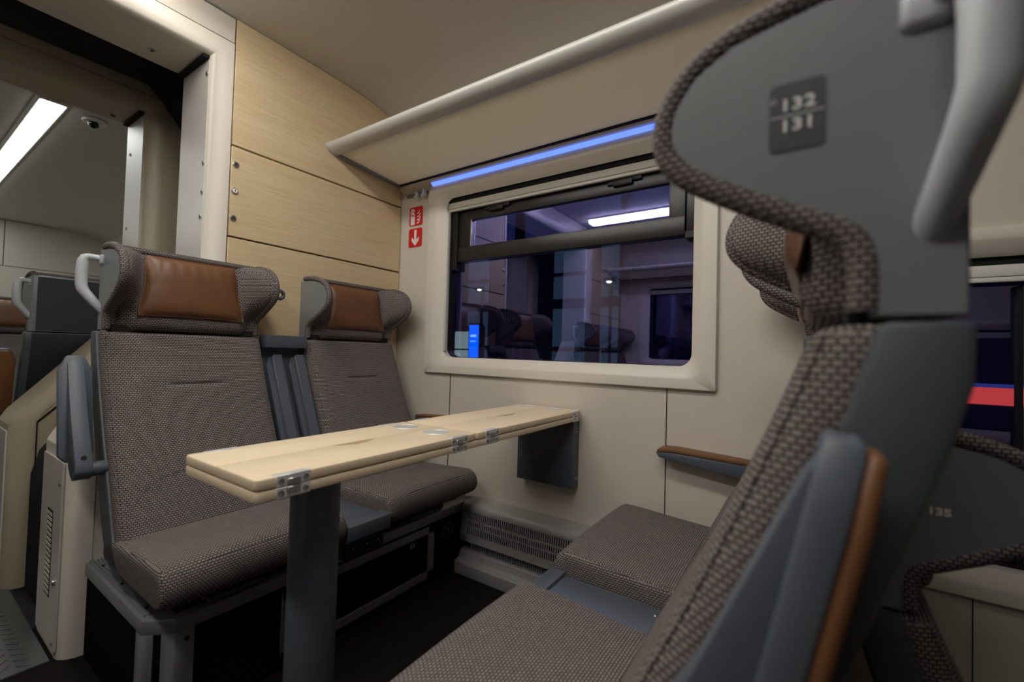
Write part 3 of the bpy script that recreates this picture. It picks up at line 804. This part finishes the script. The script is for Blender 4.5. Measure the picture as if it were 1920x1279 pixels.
def m_arm_screw(s):
    M = arm_matrix(s); b = MB(); c = Vector((0.1790, s * 0.284, 0.643))
    f = Vector((0.864, 0, 0.504)); R = f.to_track_quat('Z', 'Y').to_matrix().to_4x4(); R.translation = c
    bm = bmesh.new(); bmesh.ops.create_cone(bm, cap_ends=True, segments=14, radius1=0.006, radius2=0.006, depth=0.003)
    for v in bm.verts: v.co = R @ v.co
    b.bm(bm, 'gap_black'); return b.mesh('screw')
def seat(loc, rz, label, group, handle=0, arm=0, hook=0, base=True):
    """origin: point on the wall line behind the seat, at deck level; the seat faces its own +x"""
    t = thing('passenger_seat', loc, rz, label, 'seat', group)
    bk = link('backrest', cached('back', m_backrest), t, 'grey-brown woven back cushion')
    for sg in (-1, 1): link('piping', cached(('bpip', sg), lambda: m_back_piping(sg)), bk)
    link('lumbar_seam', cached('lumb', m_lumbar_seam), bk)
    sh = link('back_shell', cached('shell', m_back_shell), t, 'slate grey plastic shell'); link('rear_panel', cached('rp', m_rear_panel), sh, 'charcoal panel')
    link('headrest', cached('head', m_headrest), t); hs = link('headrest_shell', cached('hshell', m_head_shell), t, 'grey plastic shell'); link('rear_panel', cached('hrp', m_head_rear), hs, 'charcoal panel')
    link('pillow', cached('pillow', m_pillow), t, 'brown leather head pillow')
    cu = link('seat_cushion', cached('cush', m_cushion), t)
    for sg in (-1, 1): link('piping', cached(('cpip', sg), lambda: m_cushion_piping(sg)), cu)
    link('seat_frame', cached('frame', m_frame), t); link('recline_handle', cached('bar', m_bar), t)
    if handle: link('grab_handle', cached(('h', handle), lambda: m_handle(handle)), t, 'pale grey grab handle')
    if hook: link('coat_hook', cached(('k', hook), lambda: m_hook(hook)), t)
    if arm:
        a = link('armrest', cached(('a', arm), lambda: m_arm(arm)), t, 'slate grey armrest folded upright')
        link('pad', cached(('p', arm), lambda: m_arm_pad(arm)), a, 'brown leather pad'); link('screw', cached(('s', arm), lambda: m_arm_screw(arm)), a)
    return t
PI = math.pi
XL, XR = 0.034, 1.878
YA, YB = 0.6275, 1.275
BAY = 'passenger seats around the folding table'
seat((XL, YA, 0), 0, 'left aisle seat facing the table, pale grab handle at its headrest', BAY, handle=-1, arm=-1, hook=1)
seat((XL, YB, 0), 0, 'left window seat against the wood wall, beside the red stickers', BAY, hook=1)
sn = seat((XR, YA, 0), PI, 'large blurred seat nearest the camera with label 132 131 on its headrest', BAY, handle=1, arm=1)
seat((XR, YB, 0), PI, 'right window seat beside the leather wall armrest, behind the nearest seat', BAY)
s135 = seat((1.923, 1.067, -0.386), 0, 'sunken seat at right edge with white 135 on its headrest', 'seats of the lower saloon')
seat((-1.03, YA, 0), PI, 'seat in the next carriage turned away, its dark shell towards us', 'seats of the next carriage', handle=1, arm=1)
seat((-3.05, YA, 0), 0, 'seat in the next carriage facing us, brown pillow at the left edge', 'seats of the next carriage', handle=-1, arm=-1)
OPP = 'seats across the aisle reflected in the window'
for (x, y, rz, h, lb) in ((XL, -YA, 0, 1, 'aisle seat across the aisle by the wood wall, reflected in the window'), (XL, -YB, 0, 0, 'window seat across the aisle by the wood wall, reflected in the glass'),
                          (XR, -YA, PI, -1, 'aisle seat across the aisle turned from us, reflected in the window'), (XR, -YB, PI, 0, 'window seat across the aisle turned from us, reflected in the glass')):
    seat((x, y, 0), rz, lb, OPP, handle=h, arm=h)
# numbers on the two headrest shells
def label_132():
    # on the shell panel that faces the aisle: local +y side of the turned seat
    def put(me, x, z, par, nm, dy=0.0):
        o = link(nm, me, par)
        o.matrix_local = Matrix.Translation((x, 0.2247 + dy, z)) @ Matrix(((-1, 0, 0, 0), (0, 0, 1, 0), (0, 1, 0, 0), (0, 0, 0, 1)))
        return o
    sh = [c for c in sn.children if c.name.startswith('headrest_shell')][0]
    p = MB(); p.prism(rrect(-0.0185, 0.0185, -0.027, 0.027, 0.004, 4), 'z', -0.0002, 0.0003, 'label_dark')
    pl = put(p.mesh('number_label'), 0.064, 1.1515, sh, 'number_label'); pl['label'] = 'dark rounded number sticker'
    w = MB(); w.box(-0.0175, 0.0175, -0.0005, 0.0002, 0, 0.0005, 'white')
    put(w.mesh('divider_line'), 0.064, 1.1525, sh, 'divider_line', 0.0003)
    put(text_mesh('132', 0.0130, 'white', 'number', 0.0003), 0.0635, 1.1605, sh, 'number', 0.0006)
    put(text_mesh('131', 0.0130, 'white', 'number', 0.0003), 0.0635, 1.1440, sh, 'number', 0.0006)
    w = MB(); w.torus((0, 0, 0.0002), 'z', 0.0018, 0.0004, 'white', n=14, k=5); put(w.mesh('seat_symbol'), 0.0795, 1.1655, sh, 'seat_symbol', 0.0005)
label_132()
def label_135():
    sh = [c for c in s135.children if c.name.startswith('headrest_shell')][0]
    def put(me, x, z, nm):
        o = link(nm, me, sh)
        o.matrix_local = Matrix.Translation((x, -0.2244, z)) @ Matrix(((1, 0, 0, 0), (0, 0, -1, 0), (0, 1, 0, 0), (0, 0, 0, 1))); return o
    put(text_mesh('135', 0.0135, 'white', 'number', 0.0007), 0.052, 1.141, 'number')
    w = MB(); w.torus((0, 0, 0.0004), 'z', 0.0026, 0.0005, 'white', n=14, k=5); put(w.mesh('seat_symbol'), 0.034, 1.149, 'seat_symbol')
label_135()

# ------------------------------------------------------------------ consoles between the seats, with the stowed armrests
def console(loc, rz, label):
    t = thing('armrest_console', loc, rz, label, 'armrest console', 'consoles between paired seats')
    W = 0.083
    # back panel following the seat backs
    zs = [0.42, 0.52, 0.60, 0.70, 0.80, 0.90, 0.985]
    poly = [(smooth_tab(P, z) - 0.105, z) for z in zs] + [(smooth_tab(P, z) - 0.070, z) for z in zs[::-1]]
    b = MB(); b.prism(poly, 'y', -W, W, 'plastic'); b.build('back_panel', t)
    b = MB(); b.box(0.005, 0.062, -W, W, 0.950, 1.000, 'plastic', bev=0.006); b.build('top_bar', t)
    def stowed(y0, w):
        top = Vector((smooth_tab(P, 0.925) - 0.02, 0, 0.925)); piv = Vector((smooth_tab(P, 0.56) - 0.015, 0, 0.545))
        a = (top - piv).normalized(); f = Vector((a.z, 0, -a.x)); L = (top - piv).length
        M = Matrix(((a.x, 0, f.x), (0, 1, 0), (a.z, 0, f.z))).to_4x4(); M.translation = piv + Vector((0, y0, 0))
        b = MB(); b.prism([(-0.02, -w), (L - 0.012, -w * 0.95), (L, -w * 0.6), (L, w), (-0.02, w)], 'z', -0.034, 0.0, 'plastic', bev=0.002, seg=1, mtx=M)
        ar = b.build('stowed_armrest', t)
        b = MB(); b.prism([(0.06, -w - 0.016), (L - 0.035, -w - 0.016), (L - 0.004, -w - 0.002), (L - 0.004, -w + 0.004), (0.05, -w + 0.004)], 'z', -0.046, -0.020, 'plastic', bev=0.002, seg=1, mtx=M); b.build('arm_pad', ar)
        b = MB(); c = M @ Vector((0.012, 0, 0.0)); b.sphere(c, 0.006, 'gap_black', 10, 6, (1, 1, 1.4)); b.build('screw', ar)
    stowed(-0.036, 0.019); stowed(0.054, 0.019)
    b = MB(); b.box(0.16, 0.235, -W + 0.01, W, 0.52, 0.556, 'plastic', bev=0.006); b.build('hinge_beam', t)
    # low box between the cushions with sockets on its front
    b = MB(); b.prism([(0.22, 0.285), (0.575, 0.285), (0.575, 0.330), (0.612, 0.352), (0.612, 0.398), (0.565, 0.402), (0.565, 0.392), (0.30, 0.386), (0.255, 0.45), (0.22, 0.45)], 'y', -0.082, 0.082, 'plastic', bev=0.003); bx = b.build('console_box', t)
    b = MB(); b.box(0.570, 0.579, -0.080, 0.080, 0.286, 0.334, 'seat_black', bev=0.001, seg=1); b.build('socket_panel', bx)
    for y in (-0.045, 0.01, 0.055):
        b = MB(); b.cyl((0.579, y, 0.308), 'x', 0.014, 0.006, 'gap_black', n=20, bev=0.001); b.sphere((0.581, y, 0.312), 0.0035, 'steel', 8, 6); b.build('socket', bx)
    for y in (-0.05, 0.06):
        b = MB(); b.sphere((0.33, y, 0.3875), 0.004, 'steel', 10, 6, (1, 1, 0.5)); b.build('screw', bx)
YC = (YA + YB) / 2
console((XL, YC, 0), 0, 'slate grey console with two upright armrests between the left seats')
console((XR, YC, 0), PI, 'slate grey console box between the two right hand seat cushions')

# ------------------------------------------------------------------ carpeted plinths with metal edging
def plinth(tf, label, details):
    t = thing('seat_plinth', (0, 0, 0), 0, label, 'seat plinth', 'carpeted seat plinths')
    outer = [(0.003, 0.404), (0.487, 0.404), (0.541, 0.456), (0.541, 1.597)]
    inset = lambda d: [(0.003, 0.404 + d), (0.487 - d * 0.42, 0.404 + d), (0.541 - d, 0.456 + d * 0.42), (0.541 - d, 1.597)]
    b = MB(tf); b.prism(inset(0.006) + [(0.003, 1.597)], 'z', 0.0, 0.246, 'carpet_side'); b.build('body', t)
    b = MB(tf); b.prism(inset(0.045) + [(0.003, 1.597)], 'z', 0.246, 0.262, 'plastic_dark'); b.build('top_plate', t)
    ring = outer + inset(0.052)[::-1]
    b = MB(tf); b.prism(ring, 'z', 0.244, 0.280, 'trim_metal', bev=0.002)
    for k in range(5):
        d = 0.009 + k * 0.0085
        b.prism([(0.003, 0.404 + d), (0.47, 0.404 + d), (0.47, 0.408 + d), (0.003, 0.408 + d)], 'z', 0.279, 0.2838, 'trim_metal')
    tr = b.build('edge_trim', t)
    if details:
        for x in (0.07, 0.24, 0.43):
            b = MB(); b.cyl((x, 0.43, 0.2825), 'z', 0.005, 0.003, 'gap_black', n=10); b.build('screw', tr)
        # corner posts
        for poly in ([(0.445, 0.4055), (0.4885, 0.4055), (0.505, 0.4215), (0.500, 0.427), (0.485, 0.4115), (0.445, 0.4115)],
                     [(0.518, 0.434), (0.5405, 0.456), (0.5405, 0.498), (0.5345, 0.498), (0.5345, 0.459), (0.514, 0.439)]):
            b = MB(); b.prism(poly, 'z', 0.0, 0.245, 'trim_metal', bev=0.001, seg=1); ps = b.build('corner_post', t)
            x, y, _ = [sum(p[i] for p in poly[2:4]) / 2 for i in (0, 1)] + [0]
        for z in (0.222, 0.085):
            b = MB(); b.cyl((0.5405, 0.481, z), 'x', 0.0055, 0.003, 'gap_black', n=12); b.build('screw', ps)
        # flap with metal frame and lock
        y0, y1, z0, z1 = 0.722, 1.358, 0.026, 0.236
        b = MB()
        for (a, c, d, e) in ((y0, y1, z0, z0 + 0.030), (y0, y1, z1 - 0.030, z1), (y0, y0 + 0.034, z0, z1), (y1 - 0.034, y1, z0, z1)):
            b.box(0.532, 0.5425, a, c, d, e, 'trim_metal', bev=0.0015, seg=1)
        fl = b.build('flap_frame', t)
        b = MB(); b.box(0.530, 0.537, y0 + 0.03, y1 - 0.03, z0 + 0.025, z1 - 0.025, 'carpet_side'); b.build('flap', fl)
        b = MB(); b.cyl((0.540, 1.235, 0.187), 'x', 0.012, 0.010, 'steel', bev=0.002, n=18); b.box(0.545, 0.548, 1.232, 1.238, 0.179, 0.195, 'plastic_dark'); b.build('lock', fl)
        b = MB(); b.torus((0.538, 1.443, 0.187), 'x', 0.030, 0.009, 'plastic_dark', n=28, k=8); b.cyl((0.537, 1.443, 0.187), 'x', 0.026, 0.008, 'gap_black', n=24); b.sphere((0.541, 1.446, 0.187), 0.006, 'trim_metal', 10, 8, (0.6, 0.7, 1.6)); b.build('speaker', t)
plinth(None, 'black carpeted plinth with metal edge under the left seats', True)
plinth(lambda p: (1.868 - p[0], p[1], p[2]), 'black carpeted plinth under the right hand seats by the camera', False)
plinth(lambda p: (p[0], -p[1], p[2]), 'carpeted plinth across the aisle by the wood wall, reflected in the window', False)
plinth(lambda p: (1.868 - p[0], -p[1], p[2]), 'carpeted plinth across the aisle under seats turned from us, reflected in the glass', False)
plinth(lambda p: (1.923 + p[0], p[1], p[2] - 0.386), 'carpeted plinth in the lower saloon under the seat marked 135', False)

# ------------------------------------------------------------------ folding table
def table():
    t = thing('folding_table', (0, 0, 0), 0, 'pale wood folding table on one dark post between the facing seats', 'table')
    X0, X1, XC, Y0, Y1, ZT = 0.804, 1.084, 0.938, 0.364, 1.588, 0.739
    def rc(poly, r=0.012):            # round the marked corners
        out = []
        n = len(poly)
        for i, p in enumerate(poly):
            if len(p) == 3:
                a = Vector(poly[i - 1][:2]); c = Vector(poly[(i + 1) % n][:2]); q = Vector(p[:2])
                u = (a - q).normalized() * r; w = (c - q).normalized() * r
                for k in range(5):
                    s = k / 4; out.append(tuple((q + u) * (1 - s) ** 2 + 2 * s * (1 - s) * q + (q + w) * s * s))
            else: out.append(p)
        return out
    b = MB(); b.prism(rc([(X0, Y0, 1), (X1, Y0, 1), (X1, Y1, 1), (X0, Y1, 1)]), 'z', 0.7005, 0.7185, 'table_wood', bev=0.003); low = b.build('lower_board', t)
    YM = 0.936
    def leaf(xa, xb, ya, yb, marks, notch):
        """half leaf with a scooped finger slot on its inner edge"""
        pts = [(xa, ya), (xb, ya), (xb, yb), (xa, yb)]
        pts = [p + ((1,) if m else ()) for p, m in zip(pts, marks)]
        if notch:
            side, c, L, d = notch
            arc = [(side + d * math.sin(math.pi * k / 12), c - L / 2 + L * k / 12) for k in range(13)]
            if d > 0: pts = pts[:4] + arc[::-1]       # on the xa edge, walking down
            else: pts = pts[:2] + arc + pts[2:]
        b = MB(); b.prism(rc(pts), 'z', 0.7205, ZT, 'table_wood', bev=0.003); me = b.mesh('leaf')
        o = bpy.data.objects.new('leaf', me); COL.objects.link(o); cut = MB()
        for x, y in CUPS:
            if xa < x < xb and ya < y < yb: cut.cyl((x, y, 0.7400), 'z', 0.0338, 0.022, 'table_wood', n=48)
        c = cut.build('cutter'); m = o.modifiers.new('cut', 'BOOLEAN'); m.object = c; m.operation = 'DIFFERENCE'; m.solver = 'EXACT'
        me2 = bpy.data.meshes.new_from_object(o.evaluated_get(bpy.context.evaluated_depsgraph_get()))
        bpy.data.objects.remove(o); bpy.data.objects.remove(c)
        me2.polygons.foreach_set('use_smooth', [True] * len(me2.polygons)); me2.set_sharp_from_angle(angle=math.radians(38))
        return link('leaf', me2, t)
    g = 0.0008; CUPS = ((0.876, 0.873), (0.996, 0.873), (0.876, 1.537), (0.996, 1.532))
    leaf(X0, XC - g, Y0, YM - 0.001, (1, 0, 0, 1), None); leaf(XC + g, X1, Y0, YM - 0.001, (0, 1, 1, 0), (XC + g, 0.655, 0.125, 0.024))
    leaf(X0, XC - g, YM + 0.001, Y1, (1, 0, 0, 1), None); leaf(XC + g, X1, YM + 0.001, Y1, (0, 1, 1, 0), (XC + g, 1.278, 0.115, 0.022))
    # hinges clasp both boards at the edges
    for yc in (0.428, 0.866, 1.006, 1.545):
        for sg, xe in ((1, X1), (-1, X0)):
            b = MB(); L = 0.031
            xi, xo = xe - sg * 0.016, xe + sg * 0.0016
            for (za, zb) in ((0.7002, 0.7190), (0.7200, 0.7394)):
                b.box(min(xe - sg * 0.004, xo), max(xe - sg * 0.004, xo), yc - L, yc + L, za, zb, 'aluminium', bev=0.001, seg=1)
            b.box(min(xi, xo), max(xi, xo), yc - L, yc + L, 0.7375, 0.7396, 'aluminium', bev=0.0008, seg=1)
            b.box(min(xe, xo + sg * 0.002), max(xe, xo + sg * 0.002), yc - 0.012, yc + 0.012, 0.7065, 0.7185, 'steel', bev=0.001, seg=1)
            b.box(min(xe, xo + sg * 0.002), max(xe, xo + sg * 0.002), yc - 0.012, yc + 0.012, 0.7205, 0.7325, 'steel', bev=0.001, seg=1)
            hg = b.build('hinge', t)
            if sg > 0:
                for dy in (-0.022, 0.022):
                    for z in (0.7095, 0.7297):
                        s = MB(); s.torus((xo + 0.0003, yc + dy, z), 'x', 0.0045, 0.0011, 'steel', n=14, k=6); s.cyl((xo, yc + dy, z), 'x', 0.0035, 0.001, 'trim_metal', n=12); s.build('rivet', hg)
    # shallow metal cup recesses
    for x, y in CUPS:
        b = MB(); pr = [(0.0360, 0.7391), (0.0352, 0.7402), (0.0336, 0.7400), (0.0325, 0.7385), (0.0312, 0.7320), (0.0295, 0.7306), (0.012, 0.7304)]
        loops = [[(x + r * math.cos(2 * PI * k / 32), y + r * math.sin(2 * PI * k / 32), z) for k in range(32)] for r, z in pr]
        b.loft(loops, 'aluminium'); b.build('cup_recess', t)
    # post and wall bracket
    b = MB(); b.cyl((0.944, 0.56, 0.350), 'z', 0.050, 0.700, 'plastic', n=40, bev=0.002); b.cyl((0.944, 0.56, 0.006), 'z', 0.085, 0.012, 'plastic', n=40, bev=0.003); b.build('post', t)
    b = MB(); b.box(0.818, 1.074, 1.548, 1.5985, 0.437, 0.7002, 'plastic', bev=0.003); br = b.build('wall_bracket', t)
    for z in (0.655, 0.475):
        b = MB(); b.cyl((1.0745, 1.575, z), 'x', 0.005, 0.003, 'steel', n=12); b.build('screw', br)
table()

# ------------------------------------------------------------------ convector heater along the wall
def heater():
    t = thing('convector_heater', (0, 0, 0), 0, 'grey metal heater with slotted grilles on the wall near the floor', 'heater')
    X0, X1 = 0.560, 1.32
    b = MB()
    pr = [(1.600, 0.297), (1.545, 0.292), (1.525, 0.288), (1.514, 0.280), (1.511, 0.268), (1.505, 0.205), (1.498, 0.135), (1.504, 0.133), (1.512, 0.200), (1.518, 0.268), (1.600, 0.285)]
    # front plate drawn as bars so that the slots are real gaps
    b.prism([(1.600, 0.297), (1.545, 0.292), (1.525, 0.288), (1.514, 0.280), (1.5112, 0.266), (1.518, 0.266), (1.53, 0.281), (1.600, 0.288)], 'x', X0, X1, 'heater_grey')
    cover = b.build('top_cover', t, smooth=50)
    def yz(z): return 1.498 + (z - 0.135) / (0.266 - 0.135) * 0.0132
    g = MB()
    for za, zb in ((0.218, 0.2245), (0.1935, 0.1965), (0.133, 0.164), (0.258, 0.266)):
        g.prism([(yz(za), za), (yz(zb), zb), (yz(zb) + 0.006, zb), (yz(za) + 0.006, za)], 'x', X0, X1, 'heater_grey')
    g.prism([(yz(0.133), 0.133), (yz(0.266), 0.266), (yz(0.266) + 0.006, 0.266), (yz(0.133) + 0.006, 0.133)], 'x', X0, 0.598, 'heater_grey')
    n = int((X1 - 0.598) / 0.0098)
    for i in range(n):
        x = 0.605 + i * 0.0098
        g.prism([(yz(0.16), 0.16), (yz(0.262), 0.262), (yz(0.262) + 0.004, 0.262), (yz(0.16) + 0.004, 0.16)], 'x', x, x + 0.0044, 'heater_grey')
    g.build('front_grille', t)
    b = MB(); b.box(X0, X1, 1.535, 1.58, 0.09, 0.28, 'gap_black'); b.build('core', t)
    # lower comb and kick plate
    b = MB()
    for i in range(n):
        x = 0.605 + i * 0.0098; b.box(x, x + 0.0045, 1.522, 1.532, 0.088, 0.135, 'heater_grey')
    b.build('lower_comb', t)
    b = MB()
    b.prism([(1.600, 0.0), (1.470, 0.0), (1.466, 0.050), (1.470, 0.055), (1.494, 0.061), (1.497, 0.066), (1.505, 0.090), (1.600, 0.100)], 'x', X0, X1, 'heater_grey', bev=0.0015, seg=1); k = b.build('kick_plate', t, smooth=25)
    for x in (0.68, 1.0):
        b = MB(); b.sphere((x, 1.500, 0.080), 0.005, 'steel', 10, 6); b.build('screw', k)
heater()

# ------------------------------------------------------------------ slim leather armrests on the window wall
def wall_arm(x0, flip, label):
    t = thing('elbow_rest', (x0, 1.598, 0.60), 0 if not flip else 0, label, 'armrest', 'leather topped wall armrests')
    f = -1 if flip else 1
    def X(v): return f * v
    b = MB(lambda p: (f * p[0], p[1], p[2]))
    b.prism([(0.0, 0.030), (0.012, 0.014), (0.30, -0.020), (0.30, 0.026), (0.06, 0.034)], 'y', -0.058, 0.0, 'plastic', bev=0.003); b.build('arm_body', t)
    b = MB(lambda p: (f * p[0], p[1], p[2]))
    b.prism([(0.004, 0.031), (0.06, 0.035), (0.30, 0.026), (0.30, 0.038), (0.06, 0.050), (0.018, 0.047), (0.004, 0.039)], 'y', -0.056, 0.0, 'leather_pad', bev=0.004); b.build('pad', t)
wall_arm(1.388, False, 'slim brown leather armrest on the wall beside the right window seat')
wall_arm(0.512, True, 'slim brown leather armrest on the wall beside the left window seat')

# ------------------------------------------------------------------ the dark station outside
def outside():
    b = MB(); b.box(-14, 14, 1.9, 22, -1.2, -1.0, 'asphalt'); tag(b.build('ground'), kind='structure')
    b = MB(); b.box(-14, 14, -4.6, -4.2, -1.2, 5.0, 'girder'); tag(b.build('wall_sky_block'), kind='structure')  # added unseen wall that keeps the sky out of the window reflections
    t = thing('platform_totem', (-2.36, 5.2, -1.0), 0, 'tall glowing blue station sign outside, lower left of the window', 'sign')
    b = MB(); b.box(-0.11, 0.11, -0.05, 0.05, 0, 2.38, 'girder', bev=0.01); b.build('body', t)
    b = MB(); b.box(-0.09, 0.09, -0.056, -0.050, 0.05, 2.35, 'totem_blue'); b.build('light_panel', t)
    b = MB(); b.box(-0.06, 0.05, -0.060, -0.056, 2.17, 2.205, 'totem_white'); b.box(-0.06, 0.04, -0.060, -0.056, 2.10, 2.112, 'totem_white'); b.build('white_marks', t)
    t = thing('platform_kiosk', (-3.29, 6.0, -1.0), 0, 'pale lit glass panel outside, left of the blue sign', 'kiosk')
    b = MB(); b.box(-0.25, 0.25, 0.02, 0.3, 0, 2.4, 'girder'); b.build('body', t)
    b = MB(); b.box(-0.2, 0.2, 0.0, 0.02, 0.1, 2.3, 'panel_mint'); b.build('lit_panel', t)
    b = MB(); b.box(-0.22, 0.22, -0.02, 0.0, 1.97, 1.995, 'girder'); b.build('bar', t)
    # station hall: dark frames with faintly lit panes
    t = thing('station_hall', (0, 9.5, -1.0), 0, 'dark station hall front with dim teal panes outside the window', 'building')
    b = MB(); b.box(-9, 8, 0.1, 0.6, 0, 4.7, 'girder'); b.build('wall', t)
    for (xa, xb) in ((-6.2, -5.5), (-3.45, -2.6), (-2.2, -1.7), (0.2, 0.9), (2.2, 2.9)):
        for (za, zb) in ((0.9, 2.0), (2.12, 3.05), (3.3, 3.85), (3.95, 4.5)):
            p = MB(); p.box(xa, xb, 0.06, 0.1, za, zb, 'window_lit'); p.build('window', t)
    for i in range(5):
        x = -7.0 + i * 2.1
        b = MB(); b.cyl((x, 7.0, 1.3), 'z', 0.10, 4.6, 'girder', n=12)
        tag(b.build('platform_column'), 'dark steel column standing on the platform outside', 'column', 'platform columns')
    for (x, y, z) in ((-3.756, 7.0, 2.21), (-0.98, 7.0, 2.19)):
        t = thing('platform_lamp', (x, y, z), 0, 'small round station lamp glowing %s' % ('at the left of the window' if x < -2 else 'at the middle of the window'), 'lamp', 'platform lamps')
        b = MB(); b.cyl((0, 0, 0.03), 'z', 0.10, 0.05, 'girder', n=16); b.tube([(0, 0.09, 0.03), (0, 0.09, -1.0 - z)], 0.03, 'girder', n=8); b.build('shade', t)
        b = MB(); b.sphere((0, 0, 0.0), 0.045, 'lamp_dot', 12, 8, (1, 1, 0.5)); b.build('bulb', t)
    # a red train standing on the next track, beyond the lower window; its bands glow by their material
    t = thing('train', (3.9, 5.0, -1.0), 0, 'dark train with a glowing red side band outside the right edge window', 'train')
    b = MB(); b.box(-1.75, 9, 0, 2.4, 0.2, 3.6, 'girder', bev=0.08); b.build('body', t)
    b = MB(); b.box(-1.72, 9, -0.01, 0.0, 1.65, 1.785, 'train_red_glow'); b.build('red_band', t)
    b = MB(); b.box(-1.72, 9, -0.011, 0.0, 1.787, 1.815, 'train_blue_glow'); b.build('blue_line', t)
outside()
